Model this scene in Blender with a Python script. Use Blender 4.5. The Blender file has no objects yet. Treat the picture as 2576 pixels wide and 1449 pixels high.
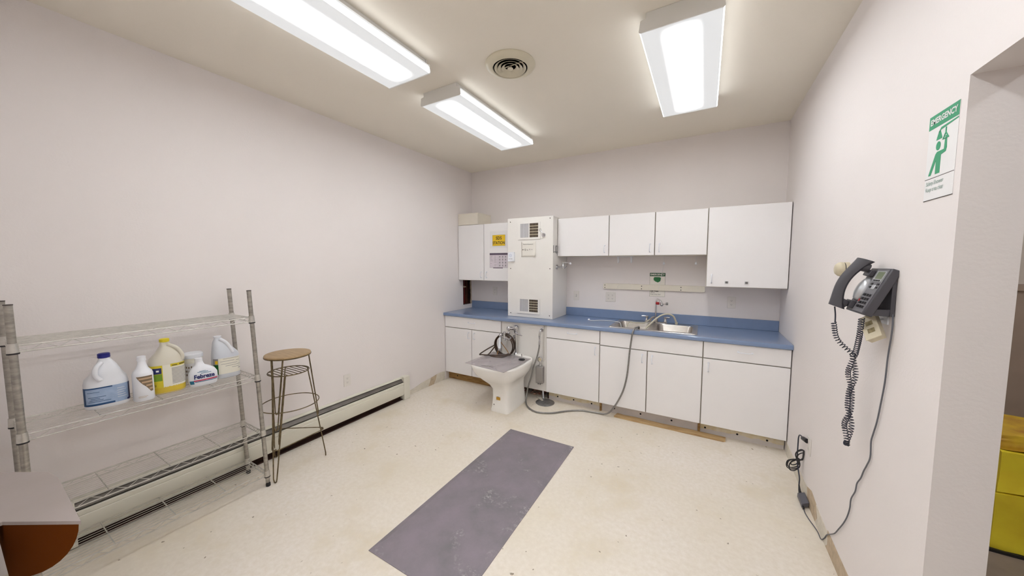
import bpy, bmesh, math, random
from mathutils import Vector, Matrix
random.seed(7)
C = bpy.context.scene.collection
scn = bpy.context.scene

# ------------------------------------------------------------ camera, world, exposure
cd = bpy.data.cameras.new('camera'); cam = bpy.data.objects.new('camera', cd); C.objects.link(cam)
cam.location = (3.005, -4.051, 1.567)
cam.rotation_euler = (math.pi/2 - 0.0731, 0, 0.5208)
cd.sensor_width = 36; cd.lens = 36*843.95/2576; cd.clip_start = 0.02
scn.camera = cam
w = bpy.data.worlds.new('world'); scn.world = w; w.use_nodes = True
w.node_tree.nodes['Background'].inputs[0].default_value = (1, .97, .94, 1)
w.node_tree.nodes['Background'].inputs[1].default_value = 0.15
scn.view_settings.view_transform = 'Standard'; scn.view_settings.look = 'None'
scn.view_settings.exposure = 0.38; scn.view_settings.gamma = 1.0
LAMP = 23.0            # radiance of the fluorescent lenses over their tubes
PI = math.pi
W, H = 3.644, 2.884   # room width and ceiling height

# ------------------------------------------------------------ materials
def lin(c): return tuple(((v/255)/12.92 if v/255 <= .04045 else ((v/255+.055)/1.055)**2.4) for v in c)
MATS = {}
def mat(name, rgb, rough=.5, metal=0, var=.04, scale=8, bump=0, bscale=60, spec=.5, trans=0, coat=0, rgb2=None, aniso=None, emis=0):
    if name in MATS: return MATS[name]
    m = bpy.data.materials.new(name); m.use_nodes = True; nt = m.node_tree; N = nt.nodes; L = nt.links
    b = N['Principled BSDF']; a = lin(rgb)
    tc = N.new('ShaderNodeTexCoord')
    nz = N.new('ShaderNodeTexNoise'); nz.inputs['Scale'].default_value = scale; nz.inputs['Detail'].default_value = 5
    if aniso:
        mp = N.new('ShaderNodeMapping'); mp.inputs['Scale'].default_value = aniso
        L.new(tc.outputs['Object'], mp.inputs[0]); L.new(mp.outputs[0], nz.inputs[0])
    else: L.new(tc.outputs['Object'], nz.inputs[0])
    mx = N.new('ShaderNodeMix'); mx.data_type = 'RGBA'
    c2 = lin(rgb2) if rgb2 else tuple(v*(1-var*2.2) for v in a)
    c1 = a if rgb2 else tuple(min(1, v*(1+var*.6)) for v in a)
    mx.inputs[6].default_value = (*c1, 1); mx.inputs[7].default_value = (*c2, 1)
    rp = N.new('ShaderNodeMapRange'); rp.inputs[1].default_value = .3; rp.inputs[2].default_value = .7
    L.new(nz.outputs[0], rp.inputs[0]); L.new(rp.outputs[0], mx.inputs[0]); L.new(mx.outputs[2], b.inputs['Base Color'])
    b.inputs['Roughness'].default_value = rough; b.inputs['Metallic'].default_value = metal
    b.inputs['Specular IOR Level'].default_value = spec; b.inputs['Coat Weight'].default_value = coat
    b.inputs['Transmission Weight'].default_value = trans
    if bump:
        n2 = N.new('ShaderNodeTexNoise'); n2.inputs['Scale'].default_value = bscale; n2.inputs['Detail'].default_value = 3
        L.new(tc.outputs['Object'], n2.inputs[0]); bp = N.new('ShaderNodeBump'); bp.inputs['Strength'].default_value = bump
        bp.inputs['Distance'].default_value = .01
        L.new(n2.outputs[0], bp.inputs['Height']); L.new(bp.outputs[0], b.inputs['Normal'])
    MATS[name] = m; return m

wallm = mat('wall_paint', (236, 229, 227), .7, var=.012, scale=1.2, bump=.08, bscale=90, spec=.25)
wallr = wallm
ceilm = mat('ceiling_paint', (239, 232, 220), .85, var=.012, scale=1.5, bump=.05, bscale=50, spec=.15)
white = mat('white_laminate', (243, 240, 240), .42, var=.008, scale=3)
cream = mat('cream_laminate', (230, 222, 208), .5, var=.015)
edge = mat('cabinet_edge_grey', (160, 150, 138), .7, var=.05)
boxw = mat('white_painted_panel', (238, 234, 229), .5, var=.012, scale=5)
blue = mat('blue_laminate', (120, 140, 175), .3, var=.02, scale=14, coat=.5)
chrome = mat('chrome', (205, 205, 208), .12, 1, var=.02)
steel = mat('brushed_steel', (188, 182, 176), .28, 1, var=.06, scale=20, aniso=(1, 12, 1))
zinc = mat('zinc_wire', (216, 214, 208), .33, .9, var=.08, scale=30)
postm = mat('grooved_zinc_post', (180, 176, 168), .42, .85, var=.14, scale=24, aniso=(1, 1, 3))
dark = mat('black_plastic', (28, 26, 30), .45, var=.1)
gplast = mat('charcoal_phone_plastic', (72, 70, 76), .42, var=.04)
gface = mat('grey_phone_face', (118, 116, 120), .4, var=.03)
silver = mat('silver_plastic', (196, 198, 202), .3, .5, var=.02)
beige = mat('aged_beige_plastic', (205, 194, 168), .45, var=.05, scale=30)
ivory = mat('ivory_plate', (228, 222, 216), .4, var=.01)
slot = mat('dark_slot', (70, 64, 60), .7, var=.05)
grey_slot = mat('pale_grey_slot', (176, 170, 168), .6, var=.03)
porc = mat('white_porcelain', (247, 244, 239), .16, var=.01, coat=.3)
rub = mat('black_rubber', (24, 22, 24), .6, var=.1)
bronze = mat('aged_brass_wire', (128, 112, 84), .42, .75, var=.25, scale=30)
oak = mat('worn_varnished_plywood', (176, 148, 108), .4, var=.2, scale=9, rgb2=(150, 124, 88), aniso=(1, 8, 1))
pine = mat('raw_pine_board', (206, 178, 132), .7, scale=5, rgb2=(160, 124, 80), aniso=(1.5, 22, 12))
dwood = mat('stained_kick_board', (176, 138, 82), .7, scale=5, rgb2=(120, 84, 44), aniso=(1.5, 22, 12))
brown = mat('dark_brown_laminate', (106, 54, 8), .9, scale=2.5, spec=.08, rgb2=(94, 44, 4), bump=.05)
taupe = mat('taupe_laminate', (176, 165, 162), .6, scale=3, rgb2=(166, 156, 149))
cavm = mat('cavity_dark_brown', (58, 22, 12), .9, scale=14, rgb2=(24, 8, 4))
redp = mat('dark_red_pipe', (128, 22, 20), .5, var=.1)
studm = mat('old_stud_wood', (92, 44, 22), .8, scale=9, rgb2=(60, 24, 12), aniso=(6, 6, 1))
plaster = mat('raw_plaster', (222, 214, 200), .85, var=.05, scale=20, bump=.3, bscale=60)
tanp = mat('torn_brown_paper', (206, 186, 160), .85, scale=25, rgb2=(176, 158, 134))
heatm = mat('heater_enamel', (226, 222, 208), .45, var=.02, scale=4)
heatd = mat('heater_damper_grey', (120, 114, 108), .45, .4, var=.15, scale=5)
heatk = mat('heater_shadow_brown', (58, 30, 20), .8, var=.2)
fixm = mat('fixture_white_enamel', (232, 230, 226), .4, var=.01)
ventm = mat('vent_cream_enamel', (214, 206, 184), .3, var=.03)
blackv = mat('duct_black', (14, 11, 14), .9, var=.2)
hosem = mat('grey_shower_hose', (150, 148, 146), .3, .8, var=.1, scale=60)
whose = mat('ivory_vinyl_hose', (214, 208, 188), .35, var=.03)
wcable = mat('white_vinyl_tube', (222, 224, 226), .35, var=.02)
brass_h = mat('brown_rubber_hose', (74, 48, 28), .4, scale=12, rgb2=(40, 26, 18))
amber = mat('amber_tube', (176, 124, 62), .3, var=.1)
cord = mat('navy_black_cord', (40, 42, 58), .4, var=.05)
gcord = mat('slate_cord', (96, 96, 104), .5, var=.05)
green = mat('sign_green', (60, 158, 116), .5, var=.02)
dgreen = mat('sign_dark_green', (16, 104, 52), .5, var=.05)
paper = mat('white_paper', (236, 234, 234), .6, var=.01)
cpaper = mat('cream_paper', (234, 229, 220), .6, var=.02)
yellow = mat('sign_yellow', (236, 196, 36), .5, var=.02)
ink = mat('black_ink', (52, 46, 40), .7, var=.02)
purple = mat('plum_ink', (92, 78, 96), .6, var=.05)
gink = mat('grey_ink', (150, 146, 150), .7, var=.02)
red = mat('red_plastic', (168, 28, 34), .4, var=.03)
galv = mat('galvanised_cover', (148, 146, 146), .45, .7, var=.15, scale=30)
grbox = mat('grey_cast_box', (164, 160, 158), .4, .6, var=.05)
pwhite = mat('milk_white_plastic', (236, 238, 244), .35, var=.01)
pclear = mat('cloudy_jug_plastic', (214, 218, 226), .3, var=.02)
ptan = mat('cloudy_cream_plastic', (222, 216, 200), .3, var=.02)
navy = mat('navy_cap', (14, 22, 122), .35, var=.02)
lblue = mat('label_pale_blue', (150, 172, 206), .45, scale=30, rgb2=(172, 192, 220))
mblue = mat('label_steel_blue', (34, 78, 128), .45, var=.1)
dblue = mat('label_navy', (34, 42, 104), .45, var=.1)
lbrown = mat('label_brown', (132, 112, 88), .5, var=.1)
ltan = mat('label_tan', (196, 166, 134), .5, var=.05)
lyel = mat('label_yellow', (216, 196, 40), .45, var=.05)
lcream = mat('label_cream', (233, 229, 214), .5, var=.02)
lgreen = mat('label_green', (120, 156, 34), .45, var=.1)
dkgreen = mat('label_forest', (10, 92, 30), .45, var=.1)
ylw_cap = mat('yellow_cap', (232, 214, 40), .35, var=.03)
honey = mat('yellow_cleaner', (216, 186, 60), .25, var=.05)
teal = mat('label_teal', (40, 116, 150), .45, var=.05)
pink = mat('label_crimson', (196, 66, 96), .45, var=.05)
lcd = mat('lcd_olive', (120, 128, 104), .3, var=.03)
floorh = mat('hall_floor_brown', (140, 124, 112), .6, var=.08)
hallw = mat('hall_wall_paint', (196, 184, 174), .7, var=.03)
halld = mat('hall_dado_brown', (158, 138, 124), .6, var=.04)
ybag = mat('yellow_vinyl', (244, 226, 60), .4, scale=6, rgb2=(228, 200, 50), bump=.2, bscale=16)
residue = mat('glue_residue', (214, 196, 150), .8, scale=16, rgb2=(228, 220, 206), bump=.3, bscale=40)
kickw = mat('whitewashed_kick', (218, 210, 206), .7, var=.04, scale=9)

def floor_mat():
    m = bpy.data.materials.new('worn_cream_floor'); m.use_nodes = True; nt = m.node_tree; N = nt.nodes; L = nt.links
    b = N['Principled BSDF']; tc = N.new('ShaderNodeTexCoord')
    def noise(s, d=6, r=.6):
        n = N.new('ShaderNodeTexNoise'); n.inputs['Scale'].default_value = s; n.inputs['Detail'].default_value = d
        n.inputs['Roughness'].default_value = r; L.new(tc.outputs['Object'], n.inputs[0]); return n
    def ramp(n, a, bb):
        r = N.new('ShaderNodeMapRange'); r.inputs[1].default_value = a; r.inputs[2].default_value = bb; L.new(n.outputs[0], r.inputs[0]); return r
    def mix(f, c1, c2):
        x = N.new('ShaderNodeMix'); x.data_type = 'RGBA'; L.new(f.outputs[0], x.inputs[0])
        for i, c in ((6, c1), (7, c2)):
            if isinstance(c, tuple): x.inputs[i].default_value = (*lin(c), 1)
            else: L.new(c.outputs[2], x.inputs[i])
        return x
    base = mix(ramp(noise(1.1), .35, .65), (238, 230, 222), (230, 220, 203))
    st = mix(ramp(noise(2.2, 8, .65), .54, .74), base, (219, 205, 180))
    fine = mix(ramp(noise(38, 4), .3, .85), st, (222, 211, 195))
    speck = mix(ramp(noise(26, 2, .4), .735, .77), fine, (150, 136, 118))
    L.new(speck.outputs[2], b.inputs['Base Color']); b.inputs['Roughness'].default_value = .62; b.inputs['Specular IOR Level'].default_value = .3
    bp = N.new('ShaderNodeBump'); bp.inputs['Strength'].default_value = .1; bp.inputs['Distance'].default_value = .005
    L.new(noise(60).outputs[0], bp.inputs['Height']); L.new(bp.outputs[0], b.inputs['Normal'])
    return m
floorm = floor_mat()

def mat_mat():
    m = bpy.data.materials.new('scuffed_charcoal_rubber'); m.use_nodes = True; nt = m.node_tree; N = nt.nodes; L = nt.links
    b = N['Principled BSDF']; tc = N.new('ShaderNodeTexCoord')
    def noise(s, d=6):
        n = N.new('ShaderNodeTexNoise'); n.inputs['Scale'].default_value = s; n.inputs['Detail'].default_value = d; n.inputs['Roughness'].default_value = .65
        L.new(tc.outputs['Object'], n.inputs[0]); return n
    def ramp(n, a, bb):
        r = N.new('ShaderNodeMapRange'); r.inputs[1].default_value = a; r.inputs[2].default_value = bb; L.new(n.outputs[0], r.inputs[0]); return r
    x = N.new('ShaderNodeMix'); x.data_type = 'RGBA'; x.inputs[6].default_value = (*lin((142, 131, 141)), 1); x.inputs[7].default_value = (*lin((122, 117, 122)), 1)
    L.new(ramp(noise(3.5), .35, .65).outputs[0], x.inputs[0])
    y = N.new('ShaderNodeMix'); y.data_type = 'RGBA'; L.new(x.outputs[2], y.inputs[6]); y.inputs[7].default_value = (*lin((196, 188, 190)), 1)
    mu = N.new('ShaderNodeMath'); mu.operation = 'MULTIPLY'
    L.new(ramp(noise(4.2, 2), .56, .68).outputs[0], mu.inputs[0]); L.new(ramp(noise(50, 8), .5, .72).outputs[0], mu.inputs[1])
    L.new(mu.outputs[0], y.inputs[0]); L.new(y.outputs[2], b.inputs['Base Color'])
    b.inputs['Roughness'].default_value = .55
    bp = N.new('ShaderNodeBump'); bp.inputs['Strength'].default_value = .25; bp.inputs['Distance'].default_value = .002
    L.new(noise(160, 2).outputs[0], bp.inputs['Height']); L.new(bp.outputs[0], b.inputs['Normal'])
    return m
matm = mat_mat()

def lens_mat():
    """Acrylic lens of a two-tube fixture: brightest over the tubes, dimmer towards its long edges and ends."""
    m = bpy.data.materials.new('lit_acrylic_lens'); m.use_nodes = True; nt = m.node_tree; N = nt.nodes; L = nt.links
    b = N['Principled BSDF']; tc = N.new('ShaderNodeTexCoord'); sp = N.new('ShaderNodeSeparateXYZ'); L.new(tc.outputs['Object'], sp.inputs[0])
    ax = N.new('ShaderNodeMath'); ax.operation = 'ABSOLUTE'; L.new(sp.outputs[0], ax.inputs[0])
    ay = N.new('ShaderNodeMath'); ay.operation = 'ABSOLUTE'; L.new(sp.outputs[1], ay.inputs[0])
    r1 = N.new('ShaderNodeMapRange'); r1.interpolation_type = 'SMOOTHSTEP'; r1.inputs[1].default_value = .01; r1.inputs[2].default_value = .115; r1.inputs[3].default_value = 1; r1.inputs[4].default_value = 0
    r2 = N.new('ShaderNodeMapRange'); r2.interpolation_type = 'SMOOTHSTEP'; r2.inputs[1].default_value = .47; r2.inputs[2].default_value = .585; r2.inputs[3].default_value = 1; r2.inputs[4].default_value = 0
    L.new(ax.outputs[0], r1.inputs[0]); L.new(ay.outputs[0], r2.inputs[0])
    mu = N.new('ShaderNodeMath'); mu.operation = 'MULTIPLY'; L.new(r1.outputs[0], mu.inputs[0]); L.new(r2.outputs[0], mu.inputs[1])
    pw = N.new('ShaderNodeMath'); pw.operation = 'POWER'; pw.inputs[1].default_value = 1.7; L.new(mu.outputs[0], pw.inputs[0])
    gt = N.new('ShaderNodeMath'); gt.operation = 'GREATER_THAN'; gt.inputs[1].default_value = .1883; L.new(ax.outputs[0], gt.inputs[0])
    gs = N.new('ShaderNodeMath'); gs.operation = 'MULTIPLY_ADD'; gs.inputs[1].default_value = 2.6/LAMP; gs.inputs[2].default_value = .40/LAMP; L.new(gt.outputs[0], gs.inputs[0])
    gm = N.new('ShaderNodeMath'); gm.operation = 'ADD'; L.new(pw.outputs[0], gm.inputs[0]); L.new(gs.outputs[0], gm.inputs[1])
    mv = N.new('ShaderNodeMath'); mv.operation = 'MULTIPLY'; L.new(gm.outputs[0], mv.inputs[0]); mv.inputs[1].default_value = LAMP
    b.inputs['Base Color'].default_value = (.5, .5, .51, 1); b.inputs['Roughness'].default_value = .3
    b.inputs['Emission Color'].default_value = (.945, .98, 1.0, 1); L.new(mv.outputs[0], b.inputs['Emission Strength'])
    return m
lensm = lens_mat()

def acrylic():
    m = bpy.data.materials.new('smoky_acrylic'); m.use_nodes = True; nt = m.node_tree; N = nt.nodes; L = nt.links
    b = N['Principled BSDF']; b.inputs['Base Color'].default_value = (*lin((214, 204, 206)), 1); b.inputs['Roughness'].default_value = .2
    t = N.new('ShaderNodeBsdfTransparent'); t.inputs[0].default_value = (.93, .92, .93, 1)
    x = N.new('ShaderNodeMixShader'); x.inputs[0].default_value = .36
    L.new(t.outputs[0], x.inputs[1]); L.new(b.outputs[0], x.inputs[2]); L.new(x.outputs[0], N['Material Output'].inputs[0])
    return m
acry = acrylic()

# ------------------------------------------------------------ mesh builder (all coordinates are world metres)
class MB:
    def __init__(s): s.v = []; s.f = []; s.mi = []
    def add(s, vs, fs, m=0):
        o = len(s.v); s.v += [tuple(v) for v in vs]
        for f in fs: s.f.append(tuple(i+o for i in f)); s.mi.append(m)
        return s
    def box(s, x0, y0, z0, x1, y1, z1, m=0):
        if x0 > x1: x0, x1 = x1, x0
        if y0 > y1: y0, y1 = y1, y0
        if z0 > z1: z0, z1 = z1, z0
        vs = [(x, y, z) for z in (z0, z1) for y in (y0, y1) for x in (x0, x1)]
        return s.add(vs, [(0,2,3,1),(4,5,7,6),(0,1,5,4),(2,6,7,3),(0,4,6,2),(1,3,7,5)], m)
    def loft(s, rings, cap=True, closed=True, m=0):
        n = len(rings[0]); vs = [p for r in rings for p in r]; fs = []
        for i in range(len(rings)-1):
            for j in range(n if closed else n-1):
                k = (j+1) % n; fs.append((i*n+j, i*n+k, (i+1)*n+k, (i+1)*n+j))
        if cap: fs.append(tuple(range(n))[::-1]); fs.append(tuple((len(rings)-1)*n+j for j in range(n)))
        return s.add(vs, fs, m)
    def prism(s, pts, d, m=0):
        """pts: 3D polygon, extruded by vector d"""
        d = Vector(d); a = [Vector(p) for p in pts]; return s.loft([a, [p+d for p in a]], m=m)
    def tube(s, pts, r, n=8, closed=False, m=0, cap=True):
        P = [Vector(p) for p in pts]; N = len(P); R = r if isinstance(r, (list, tuple)) else [r]*N
        rings = []; prev = None
        for i in range(N):
            a = P[(i-1) % N] if (closed or i > 0) else P[i]; b = P[(i+1) % N] if (closed or i < N-1) else P[i]
            t = (b-a); t = t.normalized() if t.length > 1e-9 else Vector((0, 0, 1))
            if prev is None:
                u = t.orthogonal().normalized()
            else:
                u = prev - t*prev.dot(t); u = u.normalized() if u.length > 1e-6 else t.orthogonal().normalized()
            prev = u; v = t.cross(u)
            rings.append([P[i] + (u*math.cos(2*PI*k/n) + v*math.sin(2*PI*k/n))*R[i] for k in range(n)])
        if closed: rings.append(rings[0]); return s.loft(rings, cap=False, m=m)
        return s.loft(rings, cap=cap, m=m)
    def lathe(s, prof, o, axis=(0, 0, 1), n=24, m=0):
        """prof: (radius, height) pairs along axis from o"""
        A = Vector(axis).normalized(); u = A.orthogonal().normalized(); v = A.cross(u); o = Vector(o)
        return s.loft([[o + A*h + (u*math.cos(2*PI*k/n)+v*math.sin(2*PI*k/n))*max(r, 1e-4) for k in range(n)] for r, h in prof], m=m)
    def sphere(s, o, r, n=14, m=0, sz=1):
        return s.lathe([(r*math.sin(PI*i/8), -r*sz*math.cos(PI*i/8)) for i in range(9)], o, n=n, m=m)

def wloc(o):
    v = Vector((0, 0, 0))
    while o: v = v + o.location; o = o.parent
    return v
def build(name, mb, mats, parent=None, base=None, bevel=0, smooth=True):
    me = bpy.data.meshes.new(name)
    if base is None and parent is None:
        xs = [v[0] for v in mb.v]; ys = [v[1] for v in mb.v]; zs = [v[2] for v in mb.v]
        base = ((min(xs)+max(xs))/2, (min(ys)+max(ys))/2, min(zs))
    off = wloc(parent) if parent else Vector(base)
    me.from_pydata([tuple(Vector(v)-off) for v in mb.v], [], mb.f)
    if not isinstance(mats, (list, tuple)): mats = [mats]
    for m in mats: me.materials.append(m)
    for p, i in zip(me.polygons, mb.mi): p.material_index = i
    bm = bmesh.new(); bm.from_mesh(me); bmesh.ops.recalc_face_normals(bm, faces=bm.faces); bm.to_mesh(me); bm.free()
    if smooth:
        me.shade_smooth(); me.set_sharp_from_angle(angle=math.radians(38))
    o = bpy.data.objects.new(name, me); C.objects.link(o)
    if parent: o.parent = parent
    else: o.location = off
    if bevel:
        b = o.modifiers.new('bevel', 'BEVEL'); b.width = bevel; b.segments = 2; b.limit_method = 'ANGLE'; b.angle_limit = math.radians(50)
    return o
def tag(o, label=None, cat=None, group=None, kind=None):
    for k, v in (('label', label), ('category', cat), ('group', group), ('kind', kind)):
        if v: o[k] = v
    return o
def thing(name, label, cat, loc, group=None, kind=None):
    o = bpy.data.objects.new(name, None); C.objects.link(o); o.location = loc; o.empty_display_size = .05
    return tag(o, label, cat, group, kind)
def struct(name, mb, m, label=None, parent=None, **k):
    o = build(name, mb, m, parent, base=(0, 0, 0) if not parent else None, **k)
    if not parent: o['kind'] = 'structure'; o['category'] = name.split('_')[0]; o['label'] = label or name.replace('_', ' ')
    return o
def dup(root, dloc, label=None):
    def rec(o, par):
        c = o.copy(); C.objects.link(c)
        if par: c.parent = par
        for ch in list(o.children): rec(ch, c)
        return c
    r = rec(root, None); r.location = Vector(root.location)+Vector(dloc)
    if label: r['label'] = label
    return r
def cr(pts, n=8, closed=False):
    P = [Vector(p) for p in pts]; out = []; N = len(P)
    for i in range(N if closed else N-1):
        a, b, c, d = (P[(i-1) % N] if closed or i else P[0]*2-P[1]), P[i], P[(i+1) % N], (P[(i+2) % N] if closed or i < N-2 else P[-1]*2-P[-2])
        for k in range(n):
            t = k/n; out.append(.5*((2*b)+(c-a)*t+(2*a-5*b+4*c-d)*t*t+(3*b-a-3*c+d)*t**3))
    if not closed: out.append(P[-1])
    return out
def textmesh(mb, s, o, right, up, size, m=0, depth=.0006, align='CENTER', sx=1, bold=0):
    cu = bpy.data.curves.new('t', 'FONT'); cu.body = s; cu.size = size; cu.align_x = align; cu.align_y = 'CENTER'; cu.offset = bold; cu.resolution_u = 3
    ob = bpy.data.objects.new('t', cu); C.objects.link(ob); dg = bpy.context.evaluated_depsgraph_get()
    me = bpy.data.meshes.new_from_object(ob.evaluated_get(dg)); R = Vector(right).normalized(); U = Vector(up).normalized(); Nn = R.cross(U)
    o = Vector(o)
    mb.add([o + R*v.co.x*sx + U*v.co.y + Nn*depth for v in me.vertices], [tuple(p.vertices) for p in me.polygons], m)
    bpy.data.objects.remove(ob); bpy.data.curves.remove(cu); bpy.data.meshes.remove(me)
def quad(mb, o, R, U, x0, y0, x1, y1, m=0, d=.0004):
    """thin raised rectangle in the plane o,R,U"""
    o = Vector(o); R = Vector(R).normalized(); U = Vector(U).normalized(); Nn = R.cross(U)
    mb.prism([o+R*x0+U*y0, o+R*x1+U*y0, o+R*x1+U*y1, o+R*x0+U*y1], Nn*d, m)
def poly(mb, o, R, U, pts, m=0, d=.0004):
    o = Vector(o); R = Vector(R).normalized(); U = Vector(U).normalized(); Nn = R.cross(U)
    mb.prism([o+R*x+U*y for x, y in pts], Nn*d, m)

# ============================================================ THE ROOM
struct('floor', MB().box(-.02, -7.5, -.1, 3.9, .02, 0), floorm, 'worn cream floor with beige stains')
bmc = bmesh.new(); VX, VY = 1.835, -2.035
_o = [bmc.verts.new(p) for p in ((-.15, -7.5, H), (3.9, -7.5, H), (3.9, .15, H), (-.15, .15, H))]
_h = [bmc.verts.new((VX+.112*math.cos(2*PI*k/40), VY+.112*math.sin(2*PI*k/40), H)) for k in range(40)]
_e = [bmc.edges.new((_o[i], _o[(i+1) % 4])) for i in range(4)] + [bmc.edges.new((_h[i], _h[(i+1) % 40])) for i in range(40)]
bmesh.ops.triangle_fill(bmc, edges=_e, use_beauty=True)
for f in [f for f in bmc.faces if all(v in _h for v in f.verts)]: bmc.faces.remove(f)
bmc.verts.index_update(); cq = MB(); cq.add([v.co[:] for v in bmc.verts], [tuple(v.index for v in f.verts) for f in bmc.faces]); bmc.free()
cq.box(-.15, -7.5, H+.16, 3.9, .15, H+.2).box(-.15, -7.5, H, -.13, .15, H+.16).box(3.88, -7.5, H, 3.9, .15, H+.16).box(-.15, .13, H, 3.9, .15, H+.16).box(-.15, -7.5, H, 3.9, -7.48, H+.16)
struct('ceiling', cq, ceilm, 'flat beige-grey painted ceiling', smooth=False)
struct('wall_back', MB().box(-.15, 0, 0, 3.9, .12, H), wallm, 'white back wall behind the cabinets')
# left wall with the open hole in its corner above the counter
struct('wall_left', MB().box(-.15, -7.5, 0, 0, -.226, H).box(-.15, -.024, 0, 0, 0, H).box(-.15, -.226, 0, 0, -.024, .972)
       .box(-.15, -.226, 1.45, 0, -.024, H), wallm, 'long blank white wall on the left')
cv = struct('wall_cavity', MB().box(-.148, -.226, .972, -.14, -.024, 1.45).box(-.14, -.226, .972, -.002, -.218, 1.45)
            .box(-.14, -.032, .972, -.002, -.024, 1.45).box(-.14, -.218, .972, -.002, -.032, .976), cavm, 'dark open hole in the left wall at the corner')
struct('stud', MB().box(-.135, -.095, .976, -.05, -.055, 1.45), studm, parent=cv)
struct('pipe', MB().tube([(-.06, -.125, .976), (-.06, -.125, 1.45)], .010, 10), redp, parent=cv)
struct('pipe_clamp', MB().box(-.07, -.155, 1.215, -.045, -.10, 1.232).box(-.05, -.20, 1.225, -.04, -.15, 1.24), tanp, parent=cv)
jag = MB()
pr = -.045
pts = [(0, -.024, .972)]
zz = .972
while zz < 1.33:
    pts.append((0, -.036-random.random()*.014, zz)); zz += .022+random.random()*.02
pts += [(0, -.03, 1.335), (0, -.024, 1.335)]
struct('torn_edge', jag.prism(pts, (-.012, 0, 0)), tanp, parent=cv)
# right wall with doorway
y1, y2 = -2.53, -3.43
struct('wall_right', MB().box(W, y1, 0, 3.769, .12, H).box(W, y2, 2.105, 3.769, y1, H).box(W, -7.5, 0, 3.769, y2, H), wallr,
       'white wall on the right with a cased opening')
struct('wall_front', MB().box(0, -7.5, 0, W, -7.4, H), wallm, 'white wall behind the viewpoint')
struct('wall_partition', MB().box(0, -4.16, 0, 1.45, -4.02, H), wallm, 'short white partition wall at the left edge')
# peeled base of the walls where the skirting was pulled off
def patch(name, plane, pts, m, th, label):
    if plane == 'L': P = [(0.0, y, z) for y, z in pts]; d = (th, 0, 0)
    else: P = [(W, y, z) for y, z in pts]; d = (-th, 0, 0)
    struct(name, MB().prism(P, d), m, label)
patch('trim_1', 'L', [(-1.33, 0), (-1.30, .05), (-1.2, .06), (-1.10, .08), (-1.0, .095), (-.91, .10), (-.93, .05), (-.96, .0)], plaster, .003, 'plaster strip low on the left wall beside the heater')
patch('trim_2', 'L', [(-.96, 0), (-.93, .05), (-.905, .10), (-.80, .115), (-.82, .06), (-.86, 0)], tanp, .002, 'torn brown paper patch low on the left wall')
patch('trim_3', 'L', [(-.86, 0), (-.82, .06), (-.80, .115), (-.70, .118), (-.645, .11), (-.645, 0)], plaster, .003, 'plaster strip low on the left wall by the cabinets')
patch('trim_4', 'R', [(-.62, 0), (-.62, .10), (-.95, .098), (-1.25, .10), (-1.27, .04), (-1.22, 0)], plaster, .003, 'plaster strip low on the right wall by the cabinets')
patch('trim_5', 'R', [(-1.22, 0), (-1.27, .04), (-1.25, .10), (-1.35, .13), (-1.46, .11), (-1.50, .05), (-1.46, 0)], tanp, .002, 'torn tan paper patch low on the right wall')
patch('trim_6', 'R', [(-1.46, 0), (-1.50, .05), (-1.46, .11), (-1.6, .10), (-1.68, .095), (-1.69, .03), (-1.66, 0)], plaster, .003, 'pale plaster patch low on the right wall')
patch('trim_7', 'R', [(-1.66, 0), (-1.69, .03), (-1.68, .105), (-1.85, .10), (-2.1, .10), (-2.4, .10), (-2.4, 0)], tanp, .002, 'brown scraped strip low on the right wall near the doorway')

# the hall beyond the doorway
struct('floor_hall', MB().box(3.9, -5.3, -.1, 6.4, .0, 0), floorh, 'brown floor of the next room')
struct('ceiling_hall', MB().box(3.9, -7.5, H, 6.4, .0, H+.1), ceilm, 'ceiling of the next room')
struct('wall_hall', MB().box(3.769, -.3, 0, 6.4, -.18, H).box(6.3, -5.3, 0, 6.4, -.3, H).box(3.769, -5.4, 0, 6.4, -5.3, H), [hallw], 'grey-brown walls of the next room')
struct('trim_8', MB().box(3.77, -.312, 0, 6.3, -.3, 1.38).box(3.77, -.33, 1.38, 6.3, -.3, 1.425), halld, 'brown dado and rail in the next room')

# ============================================================ CEILING LIGHTS
def ceiling_light(cx, yc, label):
    L2, hw = .60, .195
    t = thing('ceiling_light', label, 'light fixture', (cx, yc, 2.784), 'fluorescent wraparound ceiling lights')
    # pressed steel pan against the ceiling
    prof = [(-.160, H), (.160, H), (.160, H-.030), (.178, H-.036), (.178, H-.040), (-.178, H-.040), (-.178, H-.036), (-.160, H-.030)]
    build('housing', MB().prism([(cx+x, yc-L2+.012, z) for x, z in prof], (0, 2*L2-.024, 0)), fixm, t)
    lp = [(-.182, H-.036), (-.192, H-.062), (-.195, H-.084), (-.188, H-.0905), (.188, H-.0905), (.195, H-.084), (.192, H-.062), (.182, H-.036), (.178, H-.0415), (-.178, H-.0415)]
    build('lens', MB().prism([(cx+x, yc-L2+.008, z) for x, z in lp], (0, 2*L2-.016, 0)), lensm, t)
    ep = [(-.163, H), (.163, H), (.163, H-.028), (.190, H-.034), (.197, H-.086), (.190, H-.094), (-.190, H-.094), (-.197, H-.086), (-.190, H-.034), (-.163, H-.028)]
    for s in (-1, 1):
        y = yc+s*L2
        build('end_cap', MB().prism([(cx+x, y, z) for x, z in ep], (0, -s*.008, 0)), fixm, t, bevel=.002)
    return t
lt = ceiling_light(1.225, -2.945, 'long ceiling light nearest the left edge, running out of the top of the view')
dup(lt, (0, 1.50, 0), 'ceiling light beyond the round vent, nearest the back corner')
dup(lt, (1.625, 1.465, 0), 'ceiling light on the right, above the sink cabinets')
dup(lt, (1.625, 0, 0), 'fourth ceiling light of the square, just before the doorway')
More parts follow.
